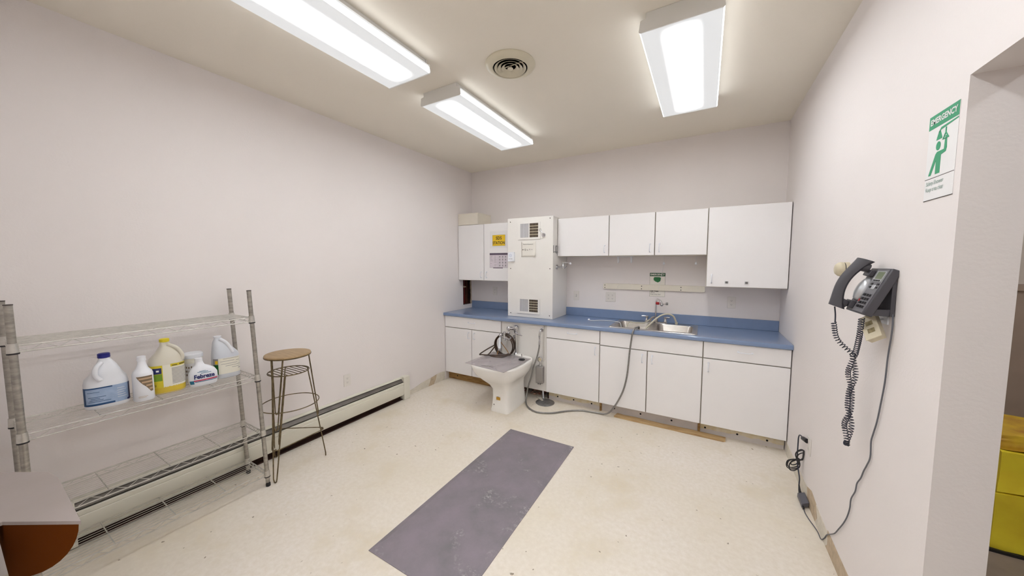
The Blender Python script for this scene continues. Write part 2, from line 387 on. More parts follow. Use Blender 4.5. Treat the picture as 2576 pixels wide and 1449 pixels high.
dup(lt, (1.625, -1.95, 0), 'ceiling light behind the viewpoint, nearest the doorway wall')
dup(lt, (1.625, -3.45, 0), 'last ceiling light, at the far end behind the viewpoint')
dup(lt, (0, -1.95, 0), 'unseen ceiling light added for fill behind the short partition wall')  # unseen fixture, added to lift the surfaces that face the camera
dup(lt, (0, -3.45, 0), 'unseen ceiling light added for fill in the rear left corner behind the partition')  # added out of view as well, for more light from behind
hall_fill = dup(lt, (4.0, 1.45, 0), 'unseen ceiling light added to brighten the next room beyond the doorway')  # the next room's lamps are out of view, added to brighten it
dup(hall_fill, (.7, -1.45, 0), 'third unseen ceiling light added to brighten the next room, deeper in')  # extra unseen lamp, added because the yellow bag stayed too dim
dup(hall_fill, (-.6, -1.45, 0), 'second unseen ceiling light added to brighten the next room, nearer the viewpoint')  # added out of view to light the front of the bag

# round ceiling diffuser
vx, vy = 1.835, -2.035
t = thing('ceiling_vent', 'round cream air vent with concentric rings on the ceiling', 'vent', (vx, vy, H-.03))
build('flange', MB().loft([[(vx+r*math.cos(2*PI*k/48), vy+r*math.sin(2*PI*k/48), z) for k in range(48)] for r, z in
      ((.165, H), (.166, H-.006), (.158, H-.016), (.135, H-.026), (.118, H-.028), (.114, H-.022))], cap=False), ventm, t)
for i, r in enumerate((.086, .062, .038)):
    build('ring', MB().loft([[(vx+a*math.cos(2*PI*k/40), vy+a*math.sin(2*PI*k/40), z) for k in range(40)] for a, z in
          ((r, H-.013), (r+.020, H-.0255), (r+.0195, H-.0272), (r-.0005, H-.0147), (r, H-.013))], cap=False), ventm, t)
build('centre_cone', MB().lathe([(.008, -.010), (.010, -.016), (.020, -.027), (.019, -.029)], (vx, vy, H), n=24), ventm, t)
build('strut', MB().box(vx-.108, vy-.003, H-.010, vx+.108, vy+.003, H-.006), ventm, t)
build('duct_throat', MB().loft([[(vx+a*math.cos(2*PI*k/40), vy+a*math.sin(2*PI*k/40), z) for k in range(40)] for a, z in ((.1135, H-.022), (.1115, H+.002), (.1115, H+.15), (.001, H+.15))], cap=False), blackv, t)

# ============================================================ CABINETS
def d_handle(door, x, y, z, vertical=True, L=.076):
    """small bowed white wire pull standing off the door"""
    h = L/2
    if vertical: P = [(x, y, z-h), (x, y-.014, z-h), (x, y-.026, z-h*.55), (x, y-.028, z), (x, y-.026, z+h*.55), (x, y-.014, z+h), (x, y, z+h)]
    else: P = [(x-h, y, z), (x-h, y-.014, z), (x-h*.55, y-.026, z), (x, y-.028, z), (x+h*.55, y-.026, z), (x+h, y-.014, z), (x+h, y, z)]
    mb = MB().tube(cr(P, 4), .0042, 8)
    for e in (P[0], P[-1]): mb.lathe([(.009, 0), (.008, .004), (.004, .005)], e, (0, -1, 0), 12)
    build('handle', mb, pwhite, door)
def front(name, root, x0, x1, z0, z1, yf, th=.018, m=None):
    g = .0045
    return build(name, MB().box(x0+g, yf, z0+g, x1-g, yf+th, z1-g), m or white, root, bevel=.0015)
def cabinet(name, label, x0, x1, z0, z1, yf, fronts, yb=-.003, m=None, hollow=False, group=None):
    """fronts: (kind, x0, x1, z0, z1, handle) ; handle: None, 'L','R' (x side) with 'T'/'B', or 'C'"""
    t = thing(name, label, 'cabinet', ((x0+x1)/2, yf+.02, z0), group)
    yc = yf+.020; e = .0006
    b = MB().box(x0+e, yc, z0, x0+.016, yb, z1).box(x1-.016, yc, z0, x1-e, yb, z1).box(x0+.016, yc, z0, x1-.016, yb, z0+.016)
    b.box(x0+.016, yb-.006, z0+.016, x1-.016, yb, z1)
    if not hollow: b.box(x0+.016, yc+.01, z1-.016, x1-.016, yb-.006, z1)
    build('carcass', b, m or cream, t)
    build('face_frame', MB().box(x0+.002, yc-.0015, z0+.003, x1-.002, yc+.006, z1-.003), edge, t)
    for kind, a, bx, c, d, hd in fronts:
        f = front(kind, t, a, bx, c, d, yf)
        if hd == 'C': d_handle(f, (a+bx)/2, yf, (c+d)/2+.01, False, .10)
        elif hd: d_handle(f, (a+.045) if hd[0] == 'L' else (bx-.045), yf, (d-.08) if hd[1] == 'T' else (c+.08))
    return t
Z0, ZC, ZT = .107, .722, .874
cabinet('base_cabinet', 'white base cabinet at the far left, one drawer above two doors', .003, .889, Z0, ZT, -.63,
        [('drawer', .003, .889, ZC, ZT, 'C'), ('door', .003, .446, Z0, ZC, 'RT'), ('door', .446, .889, Z0, ZC, 'LT')], group='white base cabinets under the blue counter')
cabinet('base_cabinet', 'narrow white base cabinet right of the clinic sink, drawer above one door', 1.487, 2.09, Z0, ZT, -.63,
        [('drawer', 1.487, 2.09, ZC+.012, ZT, 'C'), ('door', 1.487, 2.09, Z0, ZC+.012, 'RT')], group='white base cabinets under the blue counter')
cabinet('base_cabinet', 'white sink base cabinet with blank top panel above two doors', 2.09, 3.019, Z0, ZT, -.63,
        [('false_front', 2.09, 3.019, ZC, ZT, None), ('door', 2.09, 2.552, Z0, ZC, 'RT'), ('door', 2.552, 3.019, Z0, ZC, 'LT')], hollow=True, group='white base cabinets under the blue counter')
cabinet('base_cabinet', 'white base cabinet at the far right, drawer above one wide door', 3.019, W-.003, Z0, ZT, -.63,
        [('drawer', 3.019, W-.003, ZC, ZT, 'C'), ('door', 3.019, W-.003, Z0, ZC, 'LT')], group='white base cabinets under the blue counter')
UB, UT = 1.335, 2.092
g2 = 'white wall cabinets'
cabinet('wall_cabinet', 'white two-door wall cabinet in the left corner with the yellow sign', .003, .884, UB, UT, -.33,
        [('door', .003, .437, UB, UT, 'RB'), ('door', .437, .884, UB, UT, 'LB')], group=g2)
cabinet('wall_cabinet', 'short single-door white wall cabinet beside the tall box', 1.488, 2.087, 1.647, UT, -.33,
        [('door', 1.488, 2.087, 1.647, UT, 'RB')], group=g2)
cabinet('wall_cabinet', 'short two-door white wall cabinet over the sink', 2.087, 3.019, 1.647, UT, -.33,
        [('door', 2.087, 2.552, 1.647, UT, 'RB'), ('door', 2.552, 3.019, 1.647, UT, 'LB')], group=g2)
wc = cabinet('wall_cabinet', 'tall single-door white wall cabinet against the right wall', 3.019, W-.003, 1.342, 2.097, -.33,
        [('door', 3.019, W-.003, 1.342, 2.097, 'LB')], group=g2)
dr = [c for c in wc.children if c.name.startswith('door')][0]
for x in (3.187, 3.34):
    build('catch', MB().box(x-.014, -.338, 1.379, x+.014, -.33, 1.401).box(x-.009, -.341, 1.383, x+.009, -.337, 1.390, 1).box(x-.009, -.341, 1.393, x+.009, -.337, 1.398, 1), [silver, slot], dr)

# cream box resting on the left wall cabinet
t = thing('storage_box', 'plain cream box on top of the left wall cabinet', 'box', (.17, -.16, UT+.001))
build('body', MB().box(.004, -.325, UT+.001, .335, -.004, 2.236), cream, t, bevel=.002)
build('lid', MB().box(.003, -.327, 2.236, .337, -.003, 2.248), cream, t, bevel=.002)

# counter with sink cut-out, front nosing and backsplash
cx0, cx1, sy0, sy1, sx0, sx1 = .002, W-.002, -.565, -.075, 2.185, 2.945
cb = MB()
cb.box(cx0, -.648, .878, cx1, sy0, .914).box(cx0, sy1, .878, cx1, -.002, .914).box(cx0, sy0, .878, sx0, sy1, .914).box(sx1, sy0, .878, cx1, sy1, .914)
t = thing('countertop', 'long blue laminate countertop running the whole back wall', 'countertop', (1.82, -.32, .878))
build('worktop', cb, blue, t)
build('nosing', MB().prism([(cx0, -.648, .874), (cx0, -.656, .880), (cx0, -.657, .905), (cx0, -.652, .914), (cx0, -.640, .9145), (cx0, -.640, .874)], (cx1-cx0, 0, 0)), blue, t)
build('backsplash', MB().box(cx0, -.022, .9142, .884, -.002, 1.016), blue, t, bevel=.002)
build('backsplash', MB().box(1.490, -.022, .9142, cx1, -.002, 1.016), blue, t, bevel=.002)

# panel closing the bay under the counter, and the open hole below it
ap = build('bay_panel', MB().box(.892, -.615, .107, 1.484, -.600, .873), boxw, bevel=.001)
tag(ap, 'white panel between the base cabinets behind the clinic sink', 'panel')
cv2 = struct('floor_cavity', MB().box(.90, -.36, .001, 1.484, -.35, .107).box(1.474, -.55, .001, 1.484, -.36, .107).box(.90, -.55, .102, 1.474, -.36, .107), cavm, 'dark open hole under the white bay panel')
rb = MB()
for i in range(46):
    x = 1.05+random.random()*.36; y = -.52+random.random()*.14; s = .006+random.random()*.016
    a = random.random()*3; rb.prism([(x+s*math.cos(a+k*1.6)*(.7+.5*random.random()), y+s*math.sin(a+k*1.6), .002) for k in range(4)], (0, 0, s*.9))
rb2 = build('rubble', rb, mat('red_brown_rubble', (150, 74, 52), .9, scale=30, rgb2=(196, 170, 150)), smooth=False); tag(rb2, 'broken brown rubble in the hole under the white bay panel', 'rubble', kind='stuff')
tag(build('tile_scrap', MB().prism([(1.36, -.60, .001), (1.45, -.66, .001), (1.462, -.645, .001), (1.40, -.585, .001), (1.385, -.60, .001)], (0, 0, .014)), plaster), 'small white broken scrap on the floor by the hole', 'scrap')
tag(build('waste_pipe', MB().tube([(1.432, -.575, .0), (1.425, -.573, .104)], .009, 12), pwhite), 'short white pipe stub standing under the bay panel', 'pipe')
tag(build('floor_cleanout_cover', MB().lathe([(.105, 0), (.106, .004), (.098, .008), (.03, .009), (.012, .012), (.001, .012)], (1.497, -.672, .0005), n=40), galv), 'round grey metal cleanout cover on the floor', 'cover')

# toe-kick boards (with drilled holes)
def kick(x0, x1, m1, label, holes, m2=None, y=-.552):
    t = thing('kick_board', label, 'board', ((x0+x1)/2, y, 0), 'toe kick boards under the base cabinets')
    if m2:
        P = [(x0, y, .106)]; n = 14
        for i in range(n+1): P.append((x0+(x1-x0)*i/n, y, .034+.016*random.random()))
        P.append((x1, y, .106))
        build('board', MB().box(x0, y+.003, 0, x1, y+.018, .106), kickw, t)
        build('glue_strip', MB().prism(P, (0, -.0025, 0)), m2, t, smooth=False).location.y += 0.003
    else: build('board', MB().box(x0, y+.001, 0, x1, y+.018, .106), m1, t)
    for h in holes:
        build('drill_hole', MB().lathe([(.0085, 0), (.0085, .001)], (h, y+.0005, .05), (0, -1, 0), 16), blackv, t)
    return t
kick(.003, .889, dwood, 'stained wooden kick board under the far left base cabinet', [.152], y=-.56)
kick(1.49, 2.085, kickw, 'glue-stained kick board under the narrow base cabinet', [1.60, 1.79, 1.993], residue)
kick(2.105, 3.000, kickw, 'whitewashed kick board under the sink cabinet', [2.235, 2.495, 2.779])
kick(3.022, 3.638, kickw, 'glue-stained kick board under the far right base cabinet', [3.061, 3.309, 3.523], residue)
struct('trim_9', MB().box(2.086, -.57, 0, 2.104, -.53, .106), dwood, 'dark wooden upright under the cabinets, left of the sink kick board')
struct('trim_10', MB().box(3.001, -.57, 0, 3.021, -.53, .106), dwood, 'dark wooden upright under the cabinets, right of the sink kick board')
# loose board lying on the floor
pts = [(2.255, -.650), (2.30, -.652), (3.20, -.662), (3.218, -.65), (3.222, -.585), (2.95, -.578), (2.7, -.585), (2.42, -.572), (2.35, -.58), (2.27, -.566)]
tag(build('loose_board', MB().prism([(x, y, .0) for x, y in pts], (0, 0, .016)), pine, bevel=.001), 'loose split pine board lying on the floor before the sink cabinet', 'board')

# ============================================================ TALL BOX ON THE COUNTER
bx0, bx1, by = .8895, 1.4865, -.46
t = thing('equipment_enclosure', 'tall white box standing on the blue counter with two grilles', 'enclosure', (1.188, -.23, .915))
build('carcass', MB().box(bx0+.004, by+.016, .9155, bx1-.001, -.003, 2.105), boxw, t)
fp = build('front_panel', MB().box(bx0-.004, by, .9155, bx1+.001, by+.016, 2.112), boxw, t, bevel=.002)
for x, z in ((.922, 2.07), (1.448, 2.085), (.926, 1.505), (1.450, 1.505), (.926, .955), (1.450, .955)):
    build('screw', MB().lathe([(.006, 0), (.005, .002), (.001, .003)], (x, by, z), (0, -1, 0), 12), slot, fp)
def grille(x0, x1, z0, z1):
    zb = z0
    mb = MB().box(x0-.01, by-.006, z0-.018, x1+.01, by-.0004, z0).box(x0-.01, by-.006, z1, x1+.01, by-.0004, z1+.012)
    xm = (x0+x1)/2
    mb.box(x0-.01, by-.006, z0, x0+.018, by-.0004, z1).box(x1-.018, by-.006, z0, x1+.01, by-.0004, z1).box(xm-.007, by-.006, z0, xm+.007, by-.0004, z1)
    mb.box(x0-.014, by-.010, z0-.022, x1+.014, by-.0004, z0-.018)
    p = build('grille', mb, boxw, t)
    build('grille_backing', MB().box(x0+.018, by-.0012, z0, xm-.007, by-.0004, z1), grey_slot, p)
    build('grille_backing', MB().box(xm+.007, by-.0012, z0, x1-.018, by-.0004, z1), mat('grille_dark', (60, 44, 34), .8), p)
    fn = MB(); n = 11
    for i in range(n+1):
        x = x0+.018+(xm-.007-x0-.018)*i/n; fn.box(x-.0012, by-.005, z0, x+.0012, by-.0015, z1)
    build('fins', fn, pwhite, p)
    fn = MB()
    for i in range(1, 5):
        z = z0+(z1-z0)*i/5; fn.box(xm+.007, by-.005, z-.0035, x1-.018, by-.0015, z+.0035)
    for i in range(1, 6):
        x = xm+.007+(x1-.018-xm-.007)*i/6; fn.box(x-.0008, by-.004, z0, x+.0008, by-.0015, z1)
    build('fins', fn, beige, p)
grille(1.045, 1.318, 1.875, 2.040)
grille(1.040, 1.318, .985, 1.135)

# lock / pull hanging beside the upper grille
t = thing('cam_lock', 'round chrome lock with a hanging ring on the tall white box', 'lock', (1.372, by-.02, 1.90))
build('lock_barrel', MB().lathe([(.024, 0), (.024, .012), (.020, .018), (.006, .019)], (1.372, by-.001, 1.895), (0, -1, 0), 24), chrome, t)
build('lever', MB().tube([(1.372, by-.012, 1.905), (1.340, by-.014, 1.945)], .004, 8), chrome, t)
build('key_ring', MB().tube([(1.330+.014*math.cos(a*PI/8), by-.014, 1.955+.014*math.sin(a*PI/8)) for a in range(16)], .0022, 6, closed=True), chrome, t)

def sheet(name, label, cat, x0, z0, x1, z1, y, m, th=.0012, draw=None, mats=None, frame='B'):
    """flat notice facing -y"""
    mb = MB().box(x0, y-th, z0, x1, y, z1)
    o = build(name, mb, m); tag(o, label, cat)
    return o
Rr, Uu = (1, 0, 0), (0, 0, 1)
# SDS STATION sign
yd = -.3302
pb = thing('sds_sign', 'yellow sign reading SDS STATION on the left wall cabinet', 'sign', (.674, yd, 1.765))
build('backing_sheet', MB().box(.535, yd-.0008, 1.765, .80, yd, 1.985), paper, pb)
build('sign_plate', MB().box(.577, yd-.0024, 1.795, .771, yd-.0008, 1.936), yellow, pb)
tm = MB(); textmesh(tm, 'SDS', (.674, yd-.0024, 1.893), Rr, Uu, .056, sx=.95, bold=.0012); textmesh(tm, 'STATION', (.674, yd-.0024, 1.832), Rr, Uu, .052, sx=.86, bold=.0012)
build('lettering', tm, ink, pb)
br = MB()
for a in ((.577, 1.795, .771, 1.797), (.577, 1.934, .771, 1.936), (.577, 1.795, .579, 1.936), (.769, 1.795, .771, 1.936)): br.box(a[0], yd-.0028, a[1], a[2], yd-.0024, a[3])
build('border', br, lbrown, pb)
# hazard pictogram chart
ch = thing('safety_chart', 'purple-headed hazard symbol chart on the left wall cabinet', 'poster', (.67, yd, 1.508))
build('sheet', MB().box(.531, yd-.001, 1.510, .807, yd, 1.702), mat('lilac_paper', (220, 210, 218), .6), ch)
build('header_bar', MB().box(.531, yd-.0016, 1.677, .807, yd-.001, 1.702).box(.585, yd-.0016, 1.504, .735, yd-.0002, 1.514), purple, ch)
gl = MB()
for a in ((.531, 1.510, .533, 1.68), (.805, 1.510, .807, 1.68), (.662, 1.515, .664, 1.675), (.531, 1.510, .807, 1.512)): gl.box(a[0], yd-.0015, a[1], a[2], yd-.001, a[3])
for r in range(9):
    z = 1.662-r*.016
    for c0 in (.542, .600):
        if random.random() < .8: gl.box(c0, yd-.0014, z, c0+.02+random.random()*.025, yd-.001, z+.003)
for r in range(4):
    for c in range(3):
        x, z = .688+c*.044, 1.655-r*.038
        gl.add([(x-.012, yd-.0014, z), (x, yd-.0014, z-.012), (x+.012, yd-.0014, z), (x, yd-.0014, z+.012)], [(0, 1, 2, 3)])
        gl.box(x-.013, yd-.0014, z-.018, x+.013, yd-.001, z-.0155)
build('print', gl, gink, ch)
# small white box sign on the enclosure
t = thing('alarm_box', 'small white flat box on the left edge of the tall white enclosure', 'box', (.942, by-.01, 1.59))
build('casing', MB().box(.897, by-.022, 1.590, .987, by-.0005, 1.705), pwhite, t, bevel=.003)
lg = MB().tube([(.935+.018*math.cos(k*PI/10), by-.0224, 1.664+.018*math.sin(k*PI/10)) for k in range(20)], .0012, 5, closed=True)
lg.tube([(.935+.009*math.cos(k*PI/10), by-.0224, 1.664+.009*math.sin(k*PI/10)) for k in range(20)], .0012, 5, closed=True)
build('round_emblem', lg, mat('pale_blue_ink', (176, 186, 216), .5), t)
build('lettering', MB().box(.912, by-.0226, 1.6195, .922, by-.022, 1.6245).box(.925, by-.0226, 1.6195, .938, by-.022, 1.6245).box(.944, by-.0226, 1.619, .962, by-.022, 1.625), gink, t)
# paper notice on the enclosure
t = thing('paper_notice', 'curling cream notice with a row of symbols on the tall white box', 'notice', (1.17, by-.001, 1.65))
nt_ = MB()
rows = []
for i in range(9):
    u = i/8
    rows.append([Vector((1.075+.195*u, by-.0008-(max(0, u-.75)*max(0, .4-v))*.25, 1.645+.185*v)) for v in [j/8 for j in range(9)]])
nt_.loft([[p for p in r] for r in rows], cap=False, closed=False)
nn = len(nt_.v)
o = build('sheet', nt_, cpaper, t); sm = o.modifiers.new('thickness', 'SOLIDIFY'); sm.thickness = .0006; sm.offset = 0
lg = MB()
textmesh(lg, 'Required Equipment', (1.168, by-.0016, 1.795), Rr, Uu, .017, sx=.95)
lg.box(1.09, by-.0022, 1.728, 1.108, by-.0018, 1.733); lg.box(1.097, by-.0022, 1.722, 1.101, by-.0018, 1.740)
lg.add([(1.155, by-.002, 1.722), (1.166, by-.002, 1.722), (1.1605, by-.002, 1.738)], [(0, 1, 2)])
lg.box(1.188, by-.0022, 1.722, 1.191, by-.0018, 1.738); lg.box(1.184, by-.0022, 1.736, 1.196, by-.0018, 1.739); lg.box(1.215, by-.0022, 1.728, 1.222, by-.0018, 1.735)
lg.tube([(1.131+.010*math.cos(k*PI/8), by-.0022, 1.730+.010*math.sin(k*PI/8)) for k in range(16)], .0018, 5, closed=True)
build('print', lg, ink, t)
# bent-metal bracket on the enclosure's right side
sx = bx1+.001
t = thing('wire_holder', 'small grey metal holder on the right side of the tall white box', 'holder', (sx+.02, -.42, 1.68))
build('back_strap', MB().box(sx, -.385, 1.69, sx+.004, -.365, 1.775).box(sx, -.452, 1.69, sx+.004, -.44, 1.775), galv, t)
build('cradle', MB().tube([(sx+.004, -.374, 1.77), (sx+.022, -.374, 1.77), (sx+.022, -.374, 1.69), (sx+.03, -.41, 1.68), (sx+.03, -.45, 1.69), (sx+.03, -.452, 1.755)], .004, 8)
      .tube([(sx+.004, -.445, 1.70), (sx+.03, -.448, 1.70)], .004, 8).tube([(sx+.004, -.374, 1.70), (sx+.022, -.374, 1.70)], .004, 8), galv, t)
# chrome lever valve on the enclosure's right side
t = thing('lever_valve', 'chrome lever valve sticking out under the wall cabinets', 'valve', (sx+.03, -.34, 1.50))
build('escutcheon', MB().lathe([(.030, 0), (.028, .006), (.013, .010)], (sx, -.34, 1.525), (1, 0, 0), 24), chrome, t)
build('body', MB().tube([(sx+.008, -.34, 1.525), (sx+.075, -.34, 1.527)], .012, 14).lathe([(.016, -.022), (.018, -.01), (.018, .012), (.012, .026), (.009, .05), (.012, .055)], (sx+.078, -.34, 1.527), (0, 0, 1), 18), chrome, t)
build('lever_arm', MB().tube([(sx+.078, -.34, 1.578), (sx+.12, -.345, 1.574), (sx+.165, -.35, 1.566)], [.006, .0035, .0035], 10), chrome, t)
build('knob', MB().sphere((sx+.17, -.35, 1.566), .0125), pwhite, t)
build('spout', MB().tube([(sx+.085, -.345, 1.515), (sx+.10, -.35, 1.515), (sx+.125, -.355, 1.535)], .007, 10), chrome, t)

# ============================================================ BACK WALL FITTINGS
def plate(name, label, cat, c, R, kind, group=None, m=None, two=False):
    """electrical plate centred on c; R = its right-hand direction, wall normal = R x up"""
    R = Vector(R); U = Vector((0, 0, 1)); Nn = R.cross(U); c = Vector(c); hw = .058 if two else .036
    t = thing(name, label, cat, c-U*.058, group)
    def B(x0, z0, x1, z1, d0, d1): 
        return MB().prism([c+R*x0+U*z0+Nn*d0, c+R*x1+U*z0+Nn*d0, c+R*x1+U*z1+Nn*d0, c+R*x0+U*z1+Nn*d0], Nn*(d1-d0))
    build('cover_plate', B(-hw, -.058, hw, .058, .0003, .006), m or ivory, t, bevel=.002)
    for ox in ((-.023, .023) if two else (0,)):
        if kind == 'switch':
            build('toggle', B(ox-.005, -.006, ox+.005, .012, .006, .014), ivory, t)
            build('toggle_slot', B(ox-.008, -.014, ox+.008, .016, .006, .0064), grey_slot, t)
        else:
            for oz in (-.02, .02):
                r = build('receptacle', B(ox-.014, oz-.013, ox+.014, oz+.013, .006, .0075), ivory, t, bevel=.001)
                s = MB()
                for (a, b2, w2, h2) in ((-.006, .001, .0016, .006), (.005, .001, .0016, .005), (0, -.008, .0025, .0025)):
                    q = B(ox+a-w2, oz+b2-h2, ox+a+w2, oz+b2+h2, .0075, .0079); s.add(q.v, q.f)
                build('slots', s, grey_slot if m is None else slot, r)
    return t
plate('light_switch', 'white light switch on the back wall beside the tall box', 'switch', (1.616, 0, 1.165), (1, 0, 0), 'switch')
plate('outlet', 'double-width white outlet under the long cream rail', 'outlet', (2.041, 0, 1.170), (1, 0, 0), 'outlet', two=True)
plate('outlet', 'white outlet on the back wall under the right wall cabinet', 'outlet', (3.253, 0, 1.170), (1, 0, 0), 'outlet')
plate('outlet', 'white outlet on the back wall under the left wall cabinet', 'outlet', (.400, 0, 1.172), (1, 0, 0), 'outlet')
plate('outlet', 'white outlet low on the left wall above the baseboard heater', 'outlet', (0, -2.065, .425), (0, 1, 0), 'outlet')

# emergency eye wash sign behind the rail
t = thing('eyewash_sign', 'green and cream emergency eye wash sign behind the rail', 'sign', (2.552, -.001, 1.195))
build('panel', MB().box(2.472, -.0015, 1.197, 2.632, -.0002, 1.462), cpaper, t)
build('header', MB().box(2.472, -.0022, 1.424, 2.632, -.0015, 1.462), mat('sign_header_green', (44, 92, 60), .5), t)
tm = MB(); textmesh(tm, 'EMERGENCY', (2.552, -.0022, 1.443), Rr, Uu, .026, sx=.98, bold=.0006)
build('header_lettering', tm, cpaper, t)
poly_pts = [(-.040, .030), (-.030, .040), (.020, .040), (.034, .034), (.037, .018), (.028, -.006), (.006, -.020), (-.020, -.010), (-.038, .006)]
mb = MB(); poly(mb, (2.552, -.0015, 1.375), Rr, Uu, poly_pts, d=.0008); build('green_symbol', mb, dgreen, t)
mb = MB()
textmesh(mb, 'Eye Wash', (2.482, -.0016, 1.258), Rr, Uu, .021, align='LEFT', bold=.0007); textmesh(mb, 'Station', (2.482, -.0016, 1.240), Rr, Uu, .017, align='LEFT')
textmesh(mb, 'Keep area clear', (2.482, -.0016, 1.222), Rr, Uu, .017, align='LEFT')
for a in ((2.472, 1.197, 2.4735, 1.424), (2.6305, 1.197, 2.632, 1.424), (2.472, 1.197, 2.632, 1.1985)): mb.box(a[0], -.002, a[1], a[2], -.0015, a[3])
build('lettering', mb, ink, t)
# long cream rail
t = thing('wall_rail', 'long cream board with screws mounted on the back wall over the sink', 'rail', (2.49, -.01, 1.262))
rp = []
xa, xb, za, zb, r = 1.957, 3.017, 1.263, 1.329, .014
for cxx, czz, a0 in ((xb-r, zb-r, 0), (xa+r, zb-r, 90), (xa+r, za+r, 180), (xb-r, za+r, 270)):
    for k in range(5):
        a = math.radians(a0+k*22.5); rp.append((cxx+r*math.cos(a), -.003, czz+r*math.sin(a)))
build('board', MB().prism(rp, (0, -.018, 0)), cream, t, bevel=.003)
for x in (1.975, 2.390, 2.79):
    for z in (1.280, 1.309): build('screw', MB().lathe([(.0055, 0), (.004, .002), (.001, .0025)], (x, -.021, z), (0, -1, 0), 12), slot, t)
build('hook', MB().tube([(2.14+.016*math.cos(math.radians(a)), -.024, 1.293+.016*math.sin(math.radians(a))) for a in range(80, 290, 15)], .002, 8), ivory, t)
build('screw', MB().lathe([(.004, 0), (.001, .002)], (2.95, -.021, 1.305), (0, -1, 0), 12), ivory, t)

# things hanging under the short wall cabinets
t = thing('towel_holder', 'white plastic two-armed towel holder under the wall cabinets', 'holder', (2.22, -.15, 1.57))
build('mount_bar', MB().box(2.13, -.165, 1.640, 2.32, -.135, 1.6465), pwhite, t, bevel=.001)
for x in (2.152, 2.294):
    build('arm', MB().prism([(x-.008, -.165, 1.640), (x+.008, -.165, 1.640), (x+.010, -.165, 1.59), (x+.006, -.165, 1.572), (x-.004, -.165, 1.572), (x-.006, -.165, 1.60)], (0, .03, 0)), pwhite, t, bevel=.002)
t = thing('pull_cord', 'white pull cord knob hanging under the cabinet above the eye wash sign', 'pull cord', (2.626, -.15, 1.555), 'white pull cords under the wall cabinets')
build('string', MB().tube([(2.626, -.15, 1.645), (2.626, -.15, 1.575)], .0015, 6), wcable, t)
build('pull_knob', MB().lathe([(.002, .018), (.006, .014), (.009, .004), (.012, -.004), (.012, -.010), (.004, -.013)], (2.626, -.15, 1.567), n=16), pwhite, t)
dup(t, (.30, 0, 0), 'white pull cord knob hanging near the tall right wall cabinet')
tag(build('drip_string', MB().tube(cr([(2.628, -.152, 1.552), (2.615, -.12, 1.50), (2.598, -.06, 1.44), (2.588, -.032, 1.38), (2.575, -.026, 1.32), (2.560, -.026, 1.27)], 6), .0013, 6), wcable), 'thin pale string hanging across the eye wash sign', 'string')

# ============================================================ SINK
t = thing('double_sink', 'stainless steel double-bowl sink set into the blue counter', 'sink', (2.565, -.32, .76))
def rrect(x0, y0, x1, y1, r, z, n=5):
    out = []
    for cx, cy, a0 in ((x1-r, y1-r, 0), (x0+r, y1-r, 90), (x0+r, y0+r, 180), (x1-r, y0+r, 270)):
        for k in range(n+1):
            a = math.radians(a0+k*90/n); out.append((cx+r*math.cos(a), cy+r*math.sin(a), z))
    return out
rx0, rx1, ry0, ry1 = 2.165, 2.965, -.585, -.055
bowls = [(2.205, -.545, 2.540, -.165), (2.590, -.545, 2.925, -.165)]
deck = bmesh.new()
ov = [deck.verts.new(p) for p in rrect(rx0, ry0, rx1, ry1, .02, .9185)]
oe = [deck.edges.new((ov[i], ov[(i+1) % len(ov)])) for i in range(len(ov))]
for b in bowls:
    iv = [deck.verts.new(p) for p in rrect(*b, .05, .9185)]
    oe += [deck.edges.new((iv[i], iv[(i+1) % len(iv)])) for i in range(len(iv))]
bmesh.ops.triangle_fill(deck, edges=oe, use_beauty=True)
# drop any faces filling the bowls
for f in [f for f in deck.faces if any(b[0]+.004 < f.calc_center_median().x < b[2]-.004 and b[1]+.004 < f.calc_center_median().y < b[3]-.004 and all(b[0]-.001 <= v.co.x <= b[2]+.001 and b[1]-.001 <= v.co.y <= b[3]+.001 for v in f.verts) for b in bowls)]:
    deck.faces.remove(f)
deck.verts.index_update()
mb = MB(); mb.add([v.co[:] for v in deck.verts], [tuple(v.index for v in f.verts) for f in deck.faces]); deck.free()
mb.loft([rrect(rx0, ry0, rx1, ry1, .02, .9185), rrect(rx0-.003, ry0-.003, rx1+.003, ry1+.003, .022, .9146)], cap=False)
build('rim', mb, steel, t)
for b in bowls:
    g = .001
    mb = MB().loft([rrect(b[0], b[1], b[2], b[3], .05, .9185), rrect(b[0]+.004, b[1]+.004, b[2]-.004, b[3]-.004, .05, .912), rrect(b[0]+.010, b[1]+.010, b[2]-.010, b[3]-.010, .055, .79),
                    rrect(b[0]+.03, b[1]+.03, b[2]-.03, b[3]-.03, .06, .765), rrect(b[0]+.10, b[1]+.10, b[2]-.10, b[3]-.10, .06, .762)], cap=False)
    mb.add(rrect(b[0]+.10, b[1]+.10, b[2]-.10, b[3]-.10, .06, .762), [tuple(range(24))])
    o = build('bowl', mb, steel, t)
    build('drain', MB().lathe([(.045, 0), (.043, .003), (.03, .001), (.001, .001)], ((b[0]+b[2])/2, (b[1]+b[3])/2, .7625), n=24), chrome, o)

